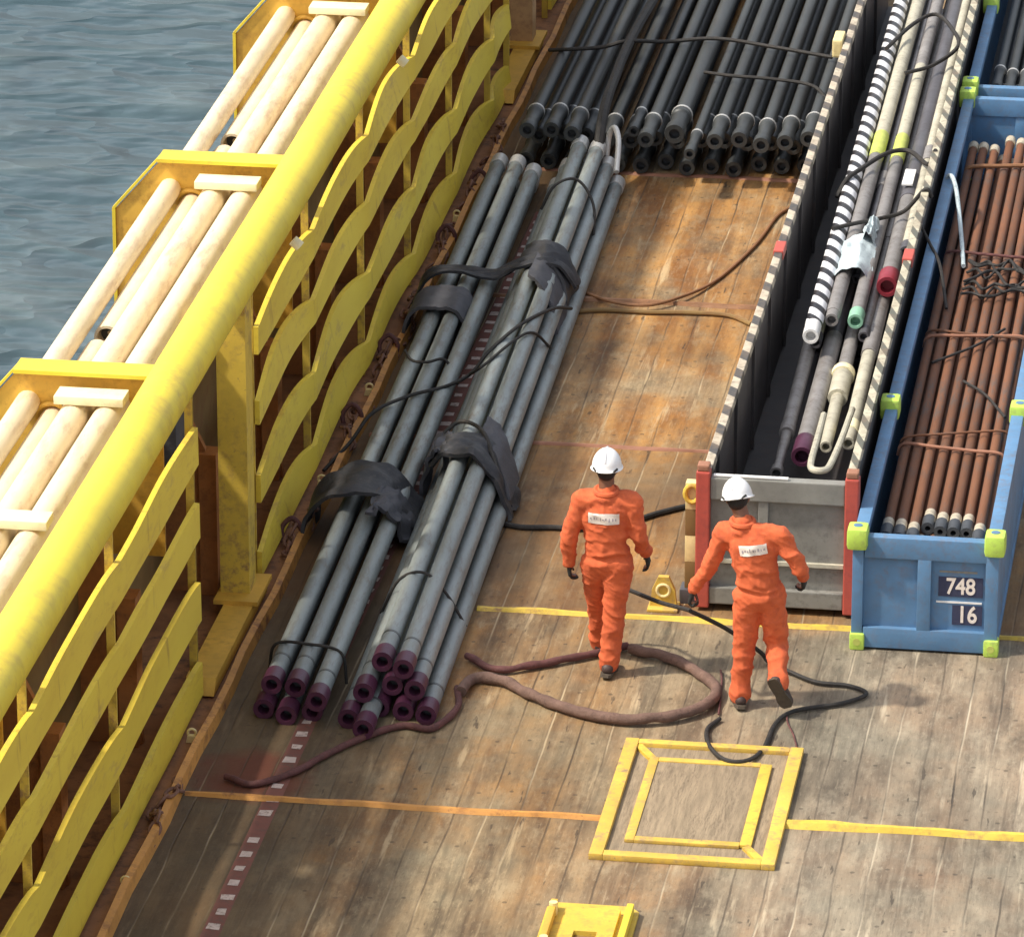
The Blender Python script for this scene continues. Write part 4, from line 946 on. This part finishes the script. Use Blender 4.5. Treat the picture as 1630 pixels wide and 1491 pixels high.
def person(loc, J, label, headtilt, patch_c, patch_rot, seed):
    root = thing('person', loc, label, 'person', 'workers in orange coveralls')
    V = Vector
    hd = V(J['head']); nk = V(J['neck']); ch = V(J['chest']); wa = V(J['waist']); pe_ = V(J['hips'])
    rz = J.get('twist', 0); lean = J.get('lean', 0)
    # body: one continuous surface from head to ankles, slim enough to sit inside the clothes
    f = V(J['face']).normalized(); side = f.cross(V((0, 0, 1))).normalized(); upv = side.cross(f).normalized()
    S = [('e', hd, (.075, .092, .115), (0, 0, rz)), ('c', hd + f * .03 - upv * .07, hd + f * .06 - upv * .085, .05, .035), ('c', hd - upv * .04, nk, .058, .06),
         ('c', hd + f * .088 - upv * .012, hd + f * .108 - upv * .035, .011, .016),                  # nose
         ('e', hd + side * .078 - upv * .01, (.014, .022, .034)), ('e', hd - side * .078 - upv * .01, (.014, .022, .034)),   # ears
         ('c', hd + f * .08 + side * .03 + upv * .022, hd + f * .084 + side * .012 + upv * .02, .012, .010), ('c', hd + f * .08 - side * .03 + upv * .022, hd + f * .084 - side * .012 + upv * .02, .012, .010),
         ('c', hd + f * .082 + side * .018 - upv * .062, hd + f * .082 - side * .018 - upv * .062, .010, .010),
         ('c', nk, ch, .06, .1), ('e', ch, (.14, .09, .15), (0, 0, rz)), ('e', wa, (.12, .085, .12)), ('e', pe_, (.13, .09, .11))]
    hands = {}
    for sd in 'LR':
        sh, el, wr_ = V(J['sh' + sd]), V(J['el' + sd]), V(J['wr' + sd])
        hp, kn, an = V(J['hip' + sd]), V(J['kn' + sd]), V(J['an' + sd]); toe = V(J['toe' + sd])
        S += [('c', ch, sh, .07, .05), ('c', sh, el, .045, .035), ('c', el, wr_, .034, .024), ('c', pe_, hp, .09, .07), ('c', hp, kn, .07, .048), ('c', kn, an, .045, .032), ('c', an, an * .6 + toe * .4, .03, .03)]
        hs = hand_shapes(wr_, *J['hand' + sd], s=.93); S += hs
        hands[sd] = hand_shapes(wr_, *J['hand' + sd], s=1.08)
    bd = fuse('body', S, .0085, M['skin'], root, 2)
    # coverall
    C = [('c', nk + V((0, -.005, -.02)), nk + V((0, -.01, -.07)), .075, .10), ('e', ch, (.195, .125, .21), (lean, 0, rz)), ('e', (ch + wa) / 2, (.175, .12, .19), (lean, 0, rz)), ('e', wa, (.165, .12, .14), (0, 0, rz)), ('e', pe_, (.185, .14, .15), (0, 0, rz))]
    for sd in 'LR':
        sh, el, wr_ = V(J['sh' + sd]), V(J['el' + sd]), V(J['wr' + sd])
        hp, kn, an = V(J['hip' + sd]), V(J['kn' + sd]), V(J['an' + sd])
        C += [('c', ch + (nk - ch) * .55, sh, .10, .085), ('c', sh, el, .080, .064), ('c', el, el.lerp(wr_, .9), .064, .05), ('c', el.lerp(wr_, .84), el.lerp(wr_, .95), .052, .05),
              ('c', pe_.lerp(hp, .7), hp, .12, .115), ('c', hp, kn, .112, .088), ('c', kn, an, .085, .074), ('c', kn.lerp(an, .85), kn.lerp(an, 1.0), .080, .082)]
    cv = fuse('coverall', C, .010, M['coverall'], root, 4, .017, 6.5, seed)
    for sd in 'LR':
        g = hands[sd] + [('c', V(J['el' + sd]).lerp(V(J['wr' + sd]), .92), V(J['wr' + sd]), .036, .034)]
        fuse('glove', g, .0055, M['glove'], root, 2)
        an, toe = V(J['an' + sd]), V(J['toe' + sd]); d = (toe - an); nd = d.normalized()
        kn = V(J['kn' + sd]); shin = (kn - an).normalized()
        heel = an - nd * .055 - shin * .045
        soleup = (shin - nd * shin.dot(nd)).normalized()
        base = an - soleup * .05
        B_ = [('c', an + shin * .10, an, .055, .056), ('c', an, heel, .052, .046), ('c', an - soleup * .012, toe, .052, .044), ('c', heel, toe, .044, .042)]
        bt = fuse('boot', B_, .009, M['boot'], root, 3)
        p0, p1 = heel - soleup * .03, toe - soleup * .032
        sdv = nd.cross(soleup).normalized(); bm = bmesh.new()
        out = []
        for a, w in ((-.055, .025), (-.04, .04), (.0, .046), (.5, .042), (.8, .054), (1.0, .050), (1.14, .03)):
            L = (p1 - p0).length; c_ = p0 + (p1 - p0) * (a if a > 0 else 0) + (p1 - p0).normalized() * (a if a < 0 else 0); out.append((c_, w))
        T = [[bm.verts.new(c_ + sdv * w * q + soleup * zz) for q in (-1, 1)] for zz in (.0, -.024) for c_, w in out]
        n_ = len(out)
        for i in range(n_ - 1):
            a, b, c_, e = T[i], T[i + 1], T[i + n_], T[i + 1 + n_]
            bm.faces.new((a[0], a[1], b[1], b[0])); bm.faces.new((c_[0], e[0], e[1], c_[1])); bm.faces.new((a[0], b[0], e[0], c_[0])); bm.faces.new((a[1], c_[1], e[1], b[1]))
        bm.faces.new((T[0][0], T[n_][0], T[n_][1], T[0][1])); bm.faces.new((T[n_ - 1][0], T[n_ - 1][1], T[2 * n_ - 1][1], T[2 * n_ - 1][0]))
        link('sole', bm, M['sole'], bt, False)
    # hair and helmet, tilted with the head
    hz = Matrix.Rotation(rz, 4, 'Z') @ Matrix.Rotation(headtilt[1], 4, 'Y') @ Matrix.Rotation(headtilt[0], 4, 'X')
    fuse('hair', [('e', hd + hz @ V((0, -.012, .005)), (.083, .092, .10), (headtilt[0], headtilt[1], rz)), ('e', hd + hz @ V((0, -.045, -.035)), (.066, .05, .06))], .01, M['hair'], root, 3)
    bm = bmesh.new(); prof = []
    for k in range(10):
        a = k / 9 * PI / 2; prof.append((.117 * math.cos(a), .130 * math.sin(a) - .012 * math.cos(a)))
    rings = []; seg = 32
    base = [(.108, -.030), (.126, -.034), (.129, -.028), (.120, -.018)]
    for r_, z_ in base + prof[:-1]:
        ring = []
        for q in range(seg):
            th = 2 * PI * q / seg; rr = r_
            ex = 1.0
            if z_ < -.015 and r_ > .122: rr = r_ + .045 * max(0, math.sin(th)) ** 3
            ring.append(bm.verts.new((rr * math.cos(th) * .96, rr * math.sin(th) * 1.12, z_)))
        rings.append(ring)
    for a, b in zip(rings, rings[1:]):
        for q in range(seg): bm.faces.new((a[q], a[(q + 1) % seg], b[(q + 1) % seg], b[q]))
    top = bm.verts.new((0, 0, .130))
    for q in range(seg): bm.faces.new((rings[-1][q], rings[-1][(q + 1) % seg], top))
    hel = link('helmet', bm, M['helmet'], root); hel.location = hd + hz @ V((0, -.005, .028)); hel.rotation_euler = hz.to_euler()
    bm = bmesh.new()
    for xo in (0,):
        tube(bm, [(xo, math.cos(a) * .126, -.002 + math.sqrt(max(0, 1 - (xo / .117) ** 2)) * .1275 * math.sin(a)) for a in [.35 + (PI - .7) * q / 16 for q in range(17)]], .009, 8)
    link('crown_ridge', bm, M['helmet'], hel)
    bm = bmesh.new(); tube(bm, catmull([(-.09, -.08, -.01), (-.06, -.115, -.03), (0, -.125, -.035), (.06, -.115, -.03), (.09, -.08, -.01)], 5), .009, 8); link('headband', bm, M['glove'], hel)
    # collar
    bm = bmesh.new(); cpts = [nk + V((.082 * math.cos(a), -.01 + .078 * math.sin(a), -.012 + .012 * math.sin(a))) for a in [2 * PI * q / 20 for q in range(21)]]
    tube(bm, cpts, .022, 8, cap=False); link('collar', bm, M['coverall'], cv)
    # back patch laid onto the cloth
    bvh = BVHTree.FromPolygons([v.co.copy() for v in cv.data.vertices], [tuple(p.vertices) for p in cv.data.polygons])
    def on_back(u, v, off):
        c_, s_ = math.cos(patch_rot), math.sin(patch_rot)
        x = patch_c[0] + u * c_ - v * s_; z = patch_c[1] + u * s_ + v * c_
        hit = bvh.ray_cast(V((x, -1.5, z)), V((0, 1, 0)))
        y = hit[0].y if hit[0] is not None else -.1
        return V((x, y - off, z))
    def decal(u0, u1, v0, v1, off, nx, nz, nm, mat, par):
        bm = bmesh.new(); g = [[bm.verts.new(on_back(u0 + (u1 - u0) * i / nx, v0 + (v1 - v0) * j / nz, off)) for j in range(nz + 1)] for i in range(nx + 1)]
        for i in range(nx):
            for j in range(nz): bm.faces.new((g[i][j], g[i + 1][j], g[i + 1][j + 1], g[i][j + 1]))
        return link(nm, bm, mat, par)
    w2, h2 = J['patch']
    pt = decal(-w2, w2, -h2, h2, .007, 14, 6, 'back_patch', M['patch'], cv)
    # small blurred lettering marks
    bm = bmesh.new()
    rp_ = random.Random(seed)
    for q in range(9):
        u = -w2 * .8 + q * w2 * 1.6 / 8 + rp_.uniform(-.004, .004); hw = rp_.uniform(.003, .007); lo_ = rp_.uniform(-.5, -.1) * h2; hi_ = rp_.uniform(.1, .5) * h2
        g = [on_back(u - hw, lo_, .0095), on_back(u + hw, lo_ + .002, .0095), on_back(u + hw * .8, hi_, .0095), on_back(u - hw * .9, hi_ - .002, .0095)]
        bm.faces.new([bm.verts.new(p) for p in g])
    link('patch_lettering', bm, M['print'], pt, False)
    # waistband seam
    return root

J1 = dict(head=(-.035, .02, 1.665), neck=(-.035, -.0, 1.50), face=(0, 1, -.05), chest=(-.035, 0, 1.28), waist=(-.03, 0, 1.04), hips=(-.02, .02, .92),
          shL=(-.225, 0, 1.395), elL=(-.315, -.02, 1.10), wrL=(-.325, .05, .865), shR=(.155, .01, 1.395), elR=(.215, .0, 1.13), wrR=(.250, .16, .935),
          hipL=(-.115, .03, .88), knL=(-.125, .22, .50), anL=(-.130, .40, .10), toeL=(-.135, .56, .06), hipR=(.06, 0, .88), knR=(.03, .0, .49), anR=(.0, -.04, .10), toeR=(.01, .11, .05),
          handL=((.05, .12, -1), (.7, .55, -.1), (-.2, .9, 0), 1.0), handR=((.2, .25, -1), (-.85, .1, -.2), (0, 1, .2), .7), twist=0, lean=0, patch=(.118, .042))
person((-5.105, 39.42, 0), J1, 'worker in orange coverall and white helmet walking away, arms at the sides', (-.05, 0), (-.04, 1.30), 0, 1)
J2 = dict(head=(-.035, .05, 1.655), neck=(.01, .0, 1.50), face=(-.35, 1, -.35), chest=(.095, -.02, 1.28), waist=(.13, -.02, 1.05), hips=(.15, 0, .93),
          shL=(-.125, .03, 1.375), elL=(-.24, .05, 1.10), wrL=(-.36, .07, .885), shR=(.30, -.04, 1.40), elR=(.445, -.06, 1.17), wrR=(.455, .12, 1.03),
          hipL=(.06, 0, .89), knL=(.035, .03, .49), anL=(.01, 0, .10), toeL=(-.03, .15, .05), hipR=(.23, 0, .89), knR=(.27, .07, .50), anR=(.315, -.17, .285), toeR=(.385, -.15, .125),
          handL=((-.25, .05, -1), (.85, -.1, -.25), (.1, .95, .0), 1.75), handR=((.1, .35, -1), (-.8, .2, -.1), (.1, 1, .2), 1.3), twist=-.12, lean=0, patch=(.105, .040))
person((-4.065, 38.93, 0), J2, 'worker in orange coverall and white helmet leaning left in mid stride, holding a black hose', (-.25, -.2), (.105, 1.315), .17, 2)
